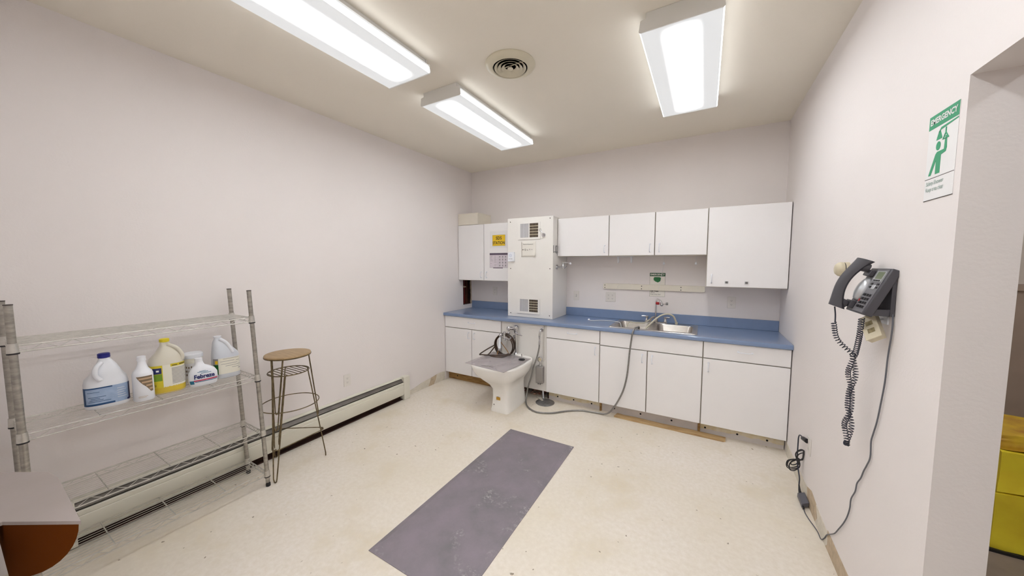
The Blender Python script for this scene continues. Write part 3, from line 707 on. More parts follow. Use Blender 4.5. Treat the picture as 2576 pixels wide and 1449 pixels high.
# faucet with handles and eye wash post
t = thing('sink_faucet', 'chrome sink faucet with two lever handles and a tall eye wash post', 'faucet', (2.56, -.105, .919))
build('deck_plate', MB().loft([rrect(2.44, -.135, 2.68, -.080, .025, .9187), rrect(2.44, -.135, 2.68, -.080, .025, .925), rrect(2.45, -.127, 2.67, -.088, .019, .934)]), chrome, t)
for x, dx in ((2.468, -.055), (2.655, .045)):
    h = build('handle', MB().lathe([(.018, 0), (.020, .01), (.014, .022), (.012, .035), (.019, .045), (.020, .054), (.006, .060)], (x, -.107, .930), n=20), chrome, t)
    build('lever', MB().tube([(x, -.107, .982), (x+dx*.5, -.112, .986), (x+dx, -.118, .984)], [.007, .006, .0075], 10), chrome, h)
build('spout', MB().lathe([(.022, 0), (.022, .02), (.016, .03), (.013, .05)], (2.560, -.107, .930), n=20).tube(cr([(2.558, -.107, .955), (2.545, -.15, .985), (2.528, -.20, .98), (2.520, -.235, .955)], 6), .010, 12), steel, t)
build('eyewash_post', MB().tube([(2.556, -.095, .93), (2.556, -.095, 1.148), (2.566, -.095, 1.180), (2.600, -.105, 1.163)], .0085, 12), chrome, t)
build('red_valve', MB().tube([(2.562, -.112, 1.134), (2.586, -.124, 1.134)], .015, 12), red, t)
build('eyewash_head', MB().tube([(2.600, -.108, 1.163), (2.612, -.112, 1.135), (2.614, -.112, 1.11)], [.009, .012, .012], 12).tube([(2.585, -.112, 1.128), (2.655, -.112, 1.128)], .0045, 8).sphere((2.614, -.112, 1.122), .018), chrome, t)
build('eyewash_cap', MB().tube([(2.655, -.112, 1.132), (2.677, -.112, 1.134)], .014, 14), galv, t)

# hoses in and around the sink
tag(build('drain_hose', MB().tube(cr([(2.765, -.13, .926), (2.758, -.14, .96), (2.735, -.155, 1.010), (2.69, -.17, 1.032), (2.63, -.19, 1.02), (2.57, -.22, .975), (2.52, -.26, .92), (2.47, -.30, .86), (2.43, -.33, .80), (2.40, -.35, .775)], 6), .0085, 10)
      .tube([(2.765, -.128, .922), (2.766, -.13, .945)], .013, 12), whose), 'ivory hose arching over the sink from its rear right edge', 'hose')
tb = thing('sprayer_tube', 'thin white tube with a white knob lying on the counter left of the sink', 'tube', (1.95, -.30, .915))
build('tube', MB().tube(cr([(1.885, -.327, .9195), (1.93, -.315, .9195), (1.985, -.26, .9195), (2.05, -.235, .9195), (2.13, -.26, .9225), (2.195, -.31, .927), (2.235, -.36, .925), (2.255, -.40, .88), (2.26, -.42, .83)], 6), .0042, 8), wcable, tb)
build('knob', MB().sphere((1.880, -.328, .928), .0125), pwhite, tb)
tag(build('supply_tube', MB().tube(cr([(2.552, -.078, .955), (2.53, -.11, .975), (2.47, -.21, .93), (2.44, -.24, .926), (2.36, -.24, .925), (2.315, -.26, .93), (2.30, -.33, .90), (2.31, -.38, .85), (2.32, -.40, .80)], 6), .006, 8), whose), 'slim ivory tube looping from the faucet into the left bowl', 'tube')

# chrome hand-shower hose from wall elbow down to the floor and up over the counter
t = thing('shower_hose', 'long grey flexible hose looping from a wall elbow across the floor into the sink', 'hose', (1.43, -.64, 0))
build('wall_elbow', MB().lathe([(.026, 0), (.025, .006), (.014, .010)], (1.432, -.6155, .822), (0, -1, 0), 24)
      .tube(cr([(1.432, -.62, .822), (1.432, -.655, .820), (1.430, -.672, .80), (1.428, -.674, .77)], 5), .012, 12), chrome, t)
build('connector', MB().lathe([(.011, 0), (.011, .03), (.008, .035), (.0085, .07), (.011, .075), (.010, .11), (.006, .115)], (1.426, -.675, .77), (0, 0, -1), 16), chrome, t)
hp = [(1.425, -.676, .67), (1.419, -.68, .60), (1.398, -.69, .50), (1.365, -.70, .40), (1.335, -.70, .28), (1.30, -.705, .16), (1.293, -.73, .07), (1.32, -.80, .012), (1.41, -.905, .010), (1.53, -.955, .010),
      (1.67, -.90, .010), (1.80, -.77, .010), (1.93, -.685, .010), (2.08, -.662, .012), (2.19, -.668, .03), (2.262, -.675, .12), (2.335, -.68, .276), (2.372, -.68, .42), (2.388, -.68, .56), (2.397, -.675, .70), (2.41, -.678, .82),
      (2.420, -.675, .895), (2.433, -.645, .935), (2.448, -.60, .938), (2.455, -.55, .935), (2.45, -.52, .90), (2.44, -.50, .84), (2.43, -.48, .79)]
build('hose', MB().tube(cr(hp, 10), .0085, 10), hosem, t)

# ============================================================ CLINIC SINK (floor-standing)
def sell(cx, cy, hx, hy, z, n=4, k=40):
    out = []
    for i in range(k):
        a = 2*PI*i/k; c, s = math.cos(a), math.sin(a)
        out.append((cx+hx*math.copysign(abs(c)**(2/n), c), cy+hy*math.copysign(abs(s)**(2/n), s), z))
    return out
t = thing('clinic_sink', 'white porcelain floor-standing clinic sink below the counter', 'sink', (1.175, -.92, 0))
rings = [sell(1.177, -.925, .112, .226, 0, 9), sell(1.177, -.925, .112, .226, .022, 9), sell(1.176, -.925, .104, .216, .05, 8), sell(1.172, -.922, .099, .208, .16, 7), sell(1.168, -.922, .104, .208, .235, 6),
         sell(1.155, -.930, .128, .226, .285, 5), sell(1.138, -.940, .185, .268, .335, 4), sell(1.122, -.948, .240, .304, .385, 3.6), sell(1.112, -.952, .268, .325, .435, 3.4), sell(1.110, -.953, .278, .332, .470, 3.4),
         sell(1.110, -.953, .281, .334, .486, 3.4), sell(1.110, -.953, .276, .329, .4965, 3.4), sell(1.110, -.958, .250, .300, .4965, 3.4), sell(1.110, -.965, .236, .270, .488, 3.2), sell(1.112, -.97, .215, .245, .42, 3), sell(1.12, -.96, .13, .15, .35, 2.6), sell(1.13, -.95, .05, .06, .33, 2)]
build('basin', MB().loft(rings), porc, t)
build('rating_label', MB().box(1.143, -1.1385, .130, 1.190, -1.1365, .162), mat('amber_sticker', (212, 160, 48), .5, var=.15, scale=60), t)
for z, x in ((.075, 1.115),): build('bolt_cap', MB().lathe([(.006, 0), (.001, .004)], (x, -1.142, z), (0, -1, 0), 12), slot, t)
# acrylic cover lying on it
mb = bmesh.new()
ov = [mb.verts.new(p) for p in ((.807, -1.232, .498), (1.333, -1.300, .498), (1.352, -.74, .498), (.822, -.70, .498))]
hv = [mb.verts.new((1.082+.030*math.cos(k*PI/10), -1.205+.022*math.sin(k*PI/10), .498)) for k in range(20)]
ee = [mb.edges.new((ov[i], ov[(i+1) % 4])) for i in range(4)] + [mb.edges.new((hv[i], hv[(i+1) % 20])) for i in range(20)]
bmesh.ops.triangle_fill(mb, edges=ee, use_beauty=True)
for f in [f for f in mb.faces if all(v in hv for v in f.verts)]: mb.faces.remove(f)
mb.verts.index_update(); q = MB(); q.add([v.co[:] for v in mb.verts], [tuple(v.index for v in f.verts) for f in mb.faces]); mb.free()
o = build('acrylic_cover', q, acry, base=(1.08, -.95, .4975)); tag(o, 'smoky clear acrylic sheet lying over the clinic sink', 'sheet')
sm = o.modifiers.new('thickness', 'SOLIDIFY'); sm.thickness = .004; sm.offset = 1
# rubber stopper
t = thing('sink_stopper', 'black rubber stopper with chrome pull on the acrylic sheet', 'stopper', (1.285, -.835, .5022))
build('rubber_disc', MB().lathe([(.034, 0), (.036, .004), (.034, .010), (.012, .014)], (1.285, -.835, .5024), n=28), rub, t)
build('pull', MB().lathe([(.005, .014), (.004, .05), (.009, .056), (.009, .062), (.002, .066)], (1.285, -.835, .5024), n=14), chrome, t)

# flush valve on the bay panel
yp = -.6155
t = thing('flush_valve', 'chrome flush valve with down pipe above the clinic sink', 'valve', (1.13, -.65, .50))
build('supply_stop', MB().lathe([(.022, 0), (.022, .006), (.012, .01), (.012, .05)], (1.02, yp, .80), (0, -1, 0), 20).sphere((1.02, -.668, .80), .024).lathe([(.024, -.02), (.026, -.01), (.026, .012), (.018, .02)], (1.02, -.668, .80), (0, -1, 0), 20), chrome, t)
build('diaphragm_body', MB().tube([(1.035, -.668, .80), (1.085, -.668, .80)], .014, 14).lathe([(.020, -.05), (.024, -.03), (.030, -.005), (.034, .01), (.034, .022), (.028, .036), (.006, .042)], (1.118, -.668, .805), n=26), chrome, t)
build('handle', MB().tube([(1.12, -.675, .765), (1.155, -.700, .755), (1.225, -.72, .745)], [.013, .009, .005], 12), chrome, t)
build('flush_pipe', MB().tube([(1.118, -.668, .77), (1.118, -.668, .53)], .013, 16).lathe([(.024, 0), (.026, .01), (.020, .02), (.015, .03)], (1.118, -.668, .497), n=22), chrome, t)
build('spud_cap', MB().lathe([(.05, 0), (.048, .012), (.03, .018), (.015, .02)], (1.165, -.672, .4968), n=24), porc, t)

# bedpan-washer faucet with coiled hose
t = thing('spray_faucet', 'chrome wall spray faucet with white nozzle and coiled brown hose over the clinic sink', 'faucet', (.985, -.66, .55))
yv = -.775
build('wall_flange', MB().lathe([(.024, 0), (.022, .006), (.012, .010), (.012, .155)], (.985, yp, .728), (0, -1, 0), 20).lathe([(.022, 0), (.022, .006), (.011, .010), (.011, .155)], (1.075, yp, .698), (0, -1, 0), 20), chrome, t)
build('valve_body', MB().tube([(.975, yv, .722), (1.095, yv, .695)], .013, 14).lathe([(.013, 0), (.014, .04), (.019, .045), (.019, .06), (.008, .066)], (1.022, yv, .715), n=18).sphere((.975, yv, .735), .024), chrome, t)
build('handle', MB().tube([(1.09, yv, .70), (1.115, yv-.015, .710), (1.12, yv-.02, .730)], .006, 10).tube([(1.03, yv-.012, .705), (1.06, yv-.04, .695)], .007, 10), chrome, t)
build('spray_nozzle', MB().lathe([(.011, 0), (.014, .02), (.014, .085), (.017, .09), (.018, .125), (.010, .13), (.009, .15)], (.974, yv-.02, .710), (-.03, 0, -1), 16), pwhite, t)
build('nozzle_grip', MB().lathe([(.0185, 0), (.020, .004), (.019, .03), (.012, .034)], (.970, yv-.02, .587), (-.03, 0, -1), 16), chrome, t)
def ringp(cx, cy, cz, rx, rz, n=28, ph=0, yt=0):
    return [(cx+rx*math.cos(2*PI*k/n+ph), cy+yt*math.sin(2*PI*k/n), cz+rz*math.sin(2*PI*k/n+ph)) for k in range(n)]
co = MB()
for q_ in ((.985, -.690, .612, .128, .128, 0), (.992, -.706, .615, .134, .124, .008), (.998, -.722, .608, .127, .121, 0), (.990, -.738, .605, .124, .126, 0)):
    co.tube(ringp(*q_[:5], yt=q_[5]), .0075, 8, closed=True)
build('hose_coil', co, brass_h, t)
build('hose_bend', MB().tube(cr([(.872, -.75, .60), (.80, -.82, .55), (.765, -.90, .512), (.80, -.905, .511), (.92, -.86, .511), (1.03, -.80, .512), (1.08, -.77, .53)], 6), .007, 8)
      .tube(cr([(.885, -.76, .59), (.865, -.83, .53), (.862, -.86, .511), (.95, -.90, .511), (1.06, -.86, .511), (1.12, -.79, .54)], 6), .007, 8), brass_h, t)
build('amber_tube', MB().tube(cr([(.945, -.725, .64), (1.0, -.745, .60), (1.05, -.75, .55), (1.075, -.76, .52)], 6), .004, 8).tube(cr([(.935, -.73, .57), (.93, -.78, .52), (.96, -.83, .512)], 6), .004, 8), amber, t)

# gauge and cast grey box
t = thing('meter_box', 'grey cast metal box with a round dial above it on the bay panel', 'meter', (1.42, -.65, .20))
build('case', MB().box(1.375, -.672, .205, 1.462, yp-.0005, .402), grbox, t, bevel=.008)
build('cover_plate', MB().box(1.381, -.678, .215, 1.456, -.6715, .392), grbox, t, bevel=.005)
build('dial', MB().lathe([(.028, 0), (.030, .006), (.030, .016), (.022, .018)], (1.420, -.640, .480), (.1, -1, .1), 24).tube([(1.42, -.645, .402), (1.42, -.645, .455)], .009, 12).lathe([(.014, 0), (.016, .01), (.012, .02)], (1.42, -.645, .402), n=16), chrome, t)
build('dial_face', MB().lathe([(.021, .0185), (.001, .019)], (1.420, -.640, .480), (.1, -1, .1), 24), beige, t)
build('conduit_stub', MB().tube([(1.40, -.65, .188), (1.40, -.65, .206)], .006, 10).tube([(1.425, -.65, .188), (1.425, -.65, .206)], .006, 10), galv, t)
tag(build('thin_pipe', MB().tube([(1.455, yp-.008, .872), (1.455, yp-.008, .455)], .005, 8), mat('painted_pipe', (214, 208, 198), .5)), 'thin painted pipe running down the white bay panel', 'pipe')

# ============================================================ BASEBOARD HEATER
t = thing('baseboard_heater', 'long cream baseboard heater along the foot of the left wall', 'heater', (.03, -2.6, .02))
ya, yb = -1.415, -3.73
build('back_plate', MB().box(.001, yb, .10, .006, ya, .262), heatm, t)
build('lower_back_shade', MB().box(.001, yb, .004, .005, ya, .099), heatk, t)  # dark brown colour stands for the shade in the gap under the cover
build('top_hood', MB().prism([(.006, yb, .262), (.030, yb, .262), (.036, yb, .254), (.036, yb, .249), (.028, yb, .252), (.006, yb, .256)], (0, ya-yb, 0)), heatm, t)
build('damper', MB().prism([(.008, yb, .246), (.020, yb, .246), (.054, yb, .214), (.052, yb, .209), (.018, yb, .238), (.008, yb, .238)], (0, ya-yb, 0)), heatd, t)
build('front_cover', MB().prism([(.058, yb, .205), (.064, yb, .200), (.064, yb, .178), (.061, yb, .175), (.066, yb, .170), (.066, yb, .072), (.058, yb, .060), (.054, yb, .060), (.060, yb, .076), (.060, yb, .196)], (0, ya-yb, 0)), heatm, t)
fn = MB().tube([(.032, yb, .125), (.032, ya, .125)], .011, 10)
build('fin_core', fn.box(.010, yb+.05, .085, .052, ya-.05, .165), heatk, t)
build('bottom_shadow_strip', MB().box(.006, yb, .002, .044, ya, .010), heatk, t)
build('end_cap', MB().box(.001, ya, .0015, .072, ya+.085, .268), heatm, t, bevel=.004)
build('end_cap', MB().box(.001, yb-.05, .012, .068, yb, .266), heatm, t, bevel=.003)

# ============================================================ WIRE RACK
RX0, RX1, RYL, RYR = .040, .385, -3.885, -2.945
lean = .05
def leanpt(x, y, z):
    """the right-hand posts stand a little out of plumb"""
    f = (y-RYL)/(RYR-RYL); return (x, y-lean*f*z/1.38, z)
t = thing('wire_shelving_unit', 'chrome wire shelving rack with four shelves against the left wall', 'shelving', ((RX0+RX1)/2, (RYL+RYR)/2, 0))
ZS = (.105, .405, .800, 1.205)
for x in (RX0, RX1):
    for y in (RYL, RYR):
        if x == RX0: x_ = .092; 
        else: x_ = x
        topz = 1.385
        P = [leanpt(x_, y, z) for z in (.03, topz)]
        pst = build('post', MB().tube(P, .0125, 16), postm, t)
        gr = MB()
        z = .045
        for z in [k*.0254+.05 for k in range(52)]:
            a = leanpt(x_, y, z); b = leanpt(x_, y, z+.002); gr.tube([a, b], .0129, 12)
        build('grooves', gr, postm, pst)
        build('foot', MB().lathe([(.014, 0), (.014, .018), (.010, .03)], (*leanpt(x_, y, 0)[:2], 0.0005), n=16), rub, pst)
        build('cap', MB().tube([leanpt(x_, y, topz), leanpt(x_, y, topz+.004)], .0135, 14), slot, pst)
        for zs in ZS:
            a = leanpt(x_, y, zs-.030); b = leanpt(x_, y, zs+.012); c = leanpt(x_, y, zs-.037)
            build('collar', MB().tube([a, b], [.0175, .0155], 16), zinc, pst)
            build('collar_band', MB().tube([c, a], .0178, 16), dark, pst)
X0 = .092
for zs in ZS:
    mb = MB(); y0, y1_ = RYL, RYR
    def L_(a, b, r=.003, n=6): mb.tube([leanpt(*a), leanpt(*b)], r, n)
    for x in (X0, RX1):
        L_((x, y0, zs), (x, y1_, zs), .0032); L_((x, y0, zs-.028), (x, y1_, zs-.028), .0032)
        n = 22; pts = [leanpt(x, y0+(y1_-y0)*k/n, zs-(.028 if k % 2 else 0)) for k in range(n+1)]; mb.tube(pts, .0018, 5)
    for y in (y0, y1_):
        L_((X0, y, zs), (RX1, y, zs), .0032); L_((X0, y, zs-.028), (RX1, y, zs-.028), .0032)
        n = 8; pts = [leanpt(X0+(RX1-X0)*k/n, y, zs-(.028 if k % 2 else 0)) for k in range(n+1)]; mb.tube(pts, .0018, 5)
    build('shelf', mb, zinc, t)
    mb = MB(); n = 12
    for k in range(1, n):
        x = X0+(RX1-X0)*k/n; L_((x, y0, zs+.0035), (x, y1_, zs+.0035), .0016, 5)
    for k in (1, 2, 3):
        y = y0+(y1_-y0)*k/4; L_((X0, y, zs-.001), (RX1, y, zs-.001), .003)
    build('shelf_wires', mb, zinc, t)

# ============================================================ BOTTLES on the third shelf
ZB = ZS[2]+.0052
def bottle(name, label, cx, cy, secs, m, ang=0, n=3.2, extra=None):
    """secs: (z, half width, half depth, offset along width) ; width axis rotated by ang about z (0 = along y)"""
    t = thing(name, label, 'bottle', (cx, cy, ZB))
    wv = Vector((-math.sin(ang), math.cos(ang), 0)); dv = Vector((math.cos(ang), math.sin(ang), 0)); o = Vector((cx, cy, ZB))
    def S(z, a, grow=0):
        for i in range(len(secs)-1):
            if secs[i][0] <= z <= secs[i+1][0]:
                f = (z-secs[i][0])/max(1e-6, secs[i+1][0]-secs[i][0]); q = [secs[i][k]*(1-f)+secs[i+1][k]*f for k in range(4)]; break
        else: q = secs[-1]
        c, s = math.cos(a), math.sin(a)
        return o + Vector((0, 0, z)) + wv*(q[3]+(q[1]+grow)*math.copysign(abs(s)**(2/n), s)) + dv*((q[2]+grow)*math.copysign(abs(c)**(2/n), c))
    rg = [[S(z, 2*PI*k/96) for k in range(96)] for z, *_ in secs]
    body = build('body', MB().loft(rg), m, t)
    def patch(pname, z0, z1, a0, a1, m, grow=.0006, nz=5, na=30, parent=None, shape=None, parts=None):
        """label wrapped round the body; a in degrees from the camera-facing side, + to the right"""
        q = MB(); rows = []
        for i in range(nz+1):
            z = z0+(z1-z0)*i/nz; lo, hi = (a0, a1) if shape is None else shape(i/nz)
            rows.append([S(z, math.radians(lo+(hi-lo)*j/na), grow+.0004) for j in range(na+1)])
        q.loft(rows, cap=False, closed=False); return q
    return t, S, patch, body, o, wv, dv
def lab(t, name, q, m):
    if isinstance(q, list):
        a = MB()
        for k in q: a.add(k.v, k.f)
        q = a
    return build(name, q, m, t)
# blue-labelled bleach jug
t, S, pt, body, o, wv, dv = bottle('bleach_jug', 'large white jug with blue cap and blue label, leftmost on the rack', .225, -3.607,
    [(0, .074, .055, 0), (.008, .079, .060, 0), (.125, .079, .060, 0), (.150, .074, .056, 0), (.175, .055, .046, .004), (.215, .038, .034, .006), (.245, .024, .024, .002), (.255, .019, .019, 0), (.262, .019, .019, 0)], pwhite, -.12)
build('cap', MB().lathe([(.021, 0), (.023, .002), (.023, .022), (.019, .025)], o+Vector((0, 0, .258)), n=24), navy, t)
build('handle', MB().tube(cr([o+wv*-.012+dv*.026+Vector((0, 0, .238)), o+wv*-.032+dv*.046+Vector((0, 0, .215)), o+wv*-.036+dv*.054+Vector((0, 0, .18)), o+wv*-.020+dv*.058+Vector((0, 0, .150))], 6), .0105, 12), pwhite, t)
lab(t, 'label', pt('l', .020, .115, -78, 78, None), lblue)
lab(t, 'label_border', [pt('b', .020, .115, -78, -58, None, .001), pt('b', .108, .115, -78, 5, None, .001), pt('b', .020, .030, -78, 8, None, .001)], mblue)
lab(t, 'label_edge', [pt('b', .030, .115, 58, 78, None, .001), pt('b', .020, .030, 48, 78, None, .0012)], dblue)
lab(t, 'label_text', [pt('x', .040+.008*k, .0425+.008*k, -46+(k % 3)*5, 2-(k*7 % 5)*3, None, .001, 1) for k in range(4)]+[pt('x', .090, .092, -50, -10, None, .001, 1)], mblue)
lab(t, 'label_text', [pt('x', .045+.012*k, .047+.012*k, 14, 48-(k*7 % 5)*3, None, .001, 1) for k in range(5)], paper)
# white bottle with brown triangle label
t, S, pt, body, o, wv, dv = bottle('cleaner_bottle', 'narrow white bottle with a brown triangular label beside the blue jug', .300, -3.487,
    [(0, .038, .036, 0), (.006, .042, .040, 0), (.150, .041, .039, 0), (.165, .036, .034, 0), (.180, .024, .024, 0), (.205, .017, .017, 0), (.225, .0155, .0155, 0)], pwhite, -.12, 2.4)
build('cap', MB().lathe([(.019, 0), (.019, .006), (.0175, .008), (.0175, .024), (.014, .026)], o+Vector((0, 0, .222)), n=24), pwhite, t)
tri = lambda f: (-38*f+(1-f)*30, 48)
lab(t, 'label', pt('l', .050, .140, 0, 0, None, .0007, 8, 12, shape=tri), lbrown)
lab(t, 'label_text', [pt('x', .062+.020*k, .071+.020*k, 22-15*k, 44, None, .0011, 1, 8) for k in range(4)], ltan)
lab(t, 'small_print', [pt('x', .022, .0235, -30, 5, None, .001, 1), pt('x', .028, .0295, -30, 12, None, .001, 1)], ltan)
# yellow gallon
t, S, pt, body, o, wv, dv = bottle('cleaner_jug', 'cloudy gallon jug with yellow cap, yellow liquid and green label', .235, -3.375,
    [(0, .070, .062, 0), (.008, .076, .068, 0), (.175, .076, .068, 0), (.200, .070, .062, 0), (.235, .050, .046, .008), (.275, .026, .026, .004), (.290, .020, .020, 0), (.300, .019, .019, 0)], ptan, -.12, 2.8)
build('cap', MB().lathe([(.020, 0), (.022, .002), (.022, .018), (.018, .021)], o+Vector((0, 0, .297)), n=24), ylw_cap, t)
build('handle', MB().tube(cr([o+wv*.010+dv*.022+Vector((0, 0, .285)), o+wv*.045+dv*.03+Vector((0, 0, .258)), o+wv*.066+dv*.035+Vector((0, 0, .215)), o+wv*.064+dv*.04+Vector((0, 0, .185))], 6), .010, 12), ptan, t)
lab(t, 'liquid_band', pt('l', .004, .045, -110, 110, None, .0008), honey)
lab(t, 'label', pt('l', .042, .172, -88, 76, None, .0008), lcream)
lab(t, 'label_panel', [pt('l', .042, .172, -88, -11, None, .0012)], lyel)
lab(t, 'label_panel', [pt('l', .082, .122, -84, -13, None, .0016)], lgreen)
lab(t, 'label_panel', [pt('l', .124, .158, -80, -14, None, .0016)], dblue)
lab(t, 'label_band', [pt('l', .158, .174, 3, 78, None, .0013)], lyel)
lab(t, 'label_text', [pt('x', .055+.0075*k, .0585+.0075*k, 5, 66-(k*5 % 4)*2, None, .0013, 1) for k in range(13)], gink)
lab(t, 'label_text', [pt('x', .162, .166, 6, 22, None, .0018, 1), pt('x', .163, .168, 30, 66, None, .0018, 1), pt('x', .052, .055, -80, -34, None, .0018, 1), pt('x', .060, .062, -80, -34, None, .0018, 1)], ink)
lab(t, 'label_dots', [pt('x', .136, .146, -32, -22, None, .002, 1)], paper)
# white lidded tub at the back
t = thing('lidded_tub', 'white lidded tub with a printed band standing behind the small spray bottle', 'tub', (.170, -3.235, ZB))
tb = Vector((.165, -3.235, ZB))
build('body', MB().lathe([(.040, 0), (.046, .004), (.049, .125), (.049, .165)], tb, n=32), lcream, t)
build('lid', MB().lathe([(.0515, 0), (.053, .004), (.052, .024), (.046, .030)], tb+Vector((0, 0, .160)), n=32), pwhite, t)
build('label', MB().loft([[tb+Vector(((.047+.002*i/3+.0007)*math.cos(a), (.047+.002*i/3+.0007)*math.sin(a), .03+.10*i/3)) for a in [math.radians(-80+160*j/20) for j in range(21)]] for i in range(4)], cap=False, closed=False), paper, t)
lt2 = MB()
for k in range(10):
    a = math.radians(-66+14*k); z = .04+.08*random.random()
    for q in range(3):
        z = .045+.025*q+.008*random.random(); P = [tb+Vector((.0505*math.cos(a+d), .0505*math.sin(a+d), z+e)) for d, e in ((-.06, 0), (.06, 0), (.06, .012), (-.06, .012))]
        lt2.add(P, [(0, 1, 2, 3)])
build('label_print', lt2, lbrown, t)
# small round-shouldered spray refill bottle
t, S, pt, body, o, wv, dv = bottle('fabric_spray_bottle', 'squat white round-shouldered bottle with blue and red lettering', .285, -3.225,
    [(0, .058, .026, 0), (.005, .064, .030, 0), (.04, .070, .032, 0), (.075, .069, .032, 0), (.100, .058, .029, -.002), (.118, .040, .025, -.008), (.130, .024, .020, -.014), (.155, .017, .017, -.016), (.165, .016, .016, -.016)], pwhite, -.12, 2.5)
build('neck_cap', MB().lathe([(.019, 0), (.019, .022), (.015, .025)], o+wv*-.016+Vector((0, 0, .150)), n=24), pwhite, t)
lab(t, 'label_stripe', [pt('x', .034, .042, -38, 62, None, .0008, 2)], pink)
lab(t, 'label_corner', [pt('x', .018, .040, -66, -38, None, .0008, 2), pt('x', .028, .032, -34, 62, None, .0008, 1)], teal)
lab(t, 'label_swirl', [pt('x', .088, .091, -22, 14, None, .0008, 1), pt('x', .094, .096, -14, 6, None, .0008, 1), pt('x', .080, .083, -8, 26, None, .0008, 1)], teal)
tm = MB(); textmesh(tm, 'Febreze', o+wv*.0+dv*.0345+Vector((0, 0, .062)), wv, Vector((0, 0, 1)), .036, sx=.84, bold=.0013); build('lettering', tm, dblue, t)
# white jug at the right end
t, S, pt, body, o, wv, dv = bottle('disinfectant_jug', 'tall cloudy white jug with green-cornered label, rightmost on the rack', .205, -3.080,
    [(0, .068, .056, 0), (.006, .072, .060, 0), (.150, .070, .058, 0), (.165, .066, .055, -.002), (.205, .048, .045, -.016), (.240, .030, .032, -.030), (.262, .017, .019, -.034), (.270, .017, .018, -.034)], pclear, -.12, 3.0)
build('cap', MB().lathe([(.020, 0), (.021, .003), (.021, .010), (.017, .012)], o+wv*-.034+Vector((0, 0, .268)), n=24), pwhite, t)
build('handle', MB().tube(cr([o+wv*-.028+dv*.022+Vector((0, 0, .262)), o+wv*.000+dv*.034+Vector((0, 0, .235)), o+wv*.018+dv*.042+Vector((0, 0, .20)), o+wv*.030+dv*.048+Vector((0, 0, .165))], 6), .0105, 12), pwhite, t)
lab(t, 'label', pt('l', .030, .135, -70, 70, None, .0007), lcream)
lab(t, 'label_corner', [pt('l', .030, .095, -70, -38, None, .0011, shape=lambda f: (-52-18*f, -34))], dkgreen)
lab(t, 'label_corner', [pt('l', .095, .135, -70, -34, None, .0011)], gink)
lab(t, 'label_flower', [pt('l', .100, .122, -54, -36, None, .0015)], yellow)
lab(t, 'label_text', [pt('x', z, z+.0025, a, b, None, .0011, 1) for z, a, b in ((.128, -12, 50), (.112, -24, 20), (.108, 26, 52), (.094, -20, 34), (.080, -5, 58), (.066, 8, 50), (.052, 40, 62), (.056, 40, 60))], gink)

# ============================================================ STACKED WIRE STOOLS
SC = Vector((.275, -2.722, 0)); A0 = math.radians(64)
def hairpin(mb, top_r, top_z, foot_r, foot_z, a, spread=.30, r=.0042, c=SC):
    """one hairpin leg: two rods from the seat meeting in a tight bend at the foot"""
    T = [c+Vector((top_r*math.cos(a+s*spread), top_r*math.sin(a+s*spread), top_z)) for s in (-1, 1)]
    F = c+Vector((foot_r*math.cos(a), foot_r*math.sin(a), foot_z)); tn = Vector((-math.sin(a), math.cos(a), 0))
    mb.tube([T[0], F-tn*.012+Vector((0, 0, .03)), F-tn*.007+Vector((0, 0, .008)), F+Vector((0, 0, .004)), F+tn*.007+Vector((0, 0, .008)), F+tn*.012+Vector((0, 0, .03)), T[1]], r, 8)
def circ(r, z, n=48, c=SC): return [c+Vector((r*math.cos(2*PI*k/n), r*math.sin(2*PI*k/n), z)) for k in range(n)]
lo = thing('wire_stool', 'lower stool of the nested pair, bare wire ring seat on three hairpin legs', 'stool', tuple(SC), 'stacked wire stools beside the rack')
mb = MB().tube(circ(.133, .748), .004, 8, closed=True)
for k in range(-4, 5):
    u = k*.030; h = math.sqrt(max(0, .133**2-u*u)); mb.tube([SC+Vector((h, u, .748)), SC+Vector((-h, u, .748))], .003, 6)
build('seat_grid', mb, bronze, lo)
for k in range(3):
    q = MB(); hairpin(q, .132, .746, .222, 0, A0+k*2*PI/3, .36); build('leg', q, bronze, lo)
tri = []
for k in range(3):
    a = A0+k*2*PI/3
    for s in (-.16, 0, .16): tri.append(SC+Vector((.198*math.cos(a+s)*(1 if s == 0 else .975), .198*math.sin(a+s)*(1 if s == 0 else .975), .235)))
build('footrest_ring', MB().tube(cr(tri, 6, True), .0036, 8, closed=True), bronze, lo)
# the upper stool sits over the lower one, its feet hooked part way down the lower legs
up = thing('wire_stool', 'upper stool of the nested pair with a round worn wooden seat', 'stool', (SC.x, SC.y, .36), 'stacked wire stools beside the rack')
build('seat', MB().lathe([(.140, 0), (.150, .003), (.152, .010), (.149, .016), (.13, .018), (.001, .018)], SC+Vector((0, 0, .870)), n=48), oak, up)
build('seat_rim', MB().lathe([(.146, -.004), (.152, -.002), (.1535, .004), (.150, .0045)], SC+Vector((0, 0, .870)), n=48), bronze, up)
for k in range(3):
    q = MB(); hairpin(q, .140, .868, .182, .362, A0+k*2*PI/3, .30, .004); build('leg', q, bronze, up)
build('footrest_ring', MB().tube(circ(.192, .500), .0036, 8, closed=True), bronze, up)

# ============================================================ FLOOR MAT
mx0, mx1, my0, my1 = 1.466, 2.090, -2.945, -1.392
o = build('anti_fatigue_mat', MB().loft([[(mx0, my0, .0005), (mx1, my0, .0005), (mx1, my1, .0005), (mx0, my1, .0005)], [(mx0, my0, .003), (mx1, my0, .003), (mx1, my1, .003), (mx0, my1, .003)],
      [(mx0+.035, my0+.10, .014), (mx1-.035, my0+.10, .014), (mx1-.035, my1-.035, .014), (mx0+.035, my1-.035, .014)]]), matm, smooth=False)
tag(o, 'dark grey scuffed rubber mat lying in the middle of the floor', 'mat')

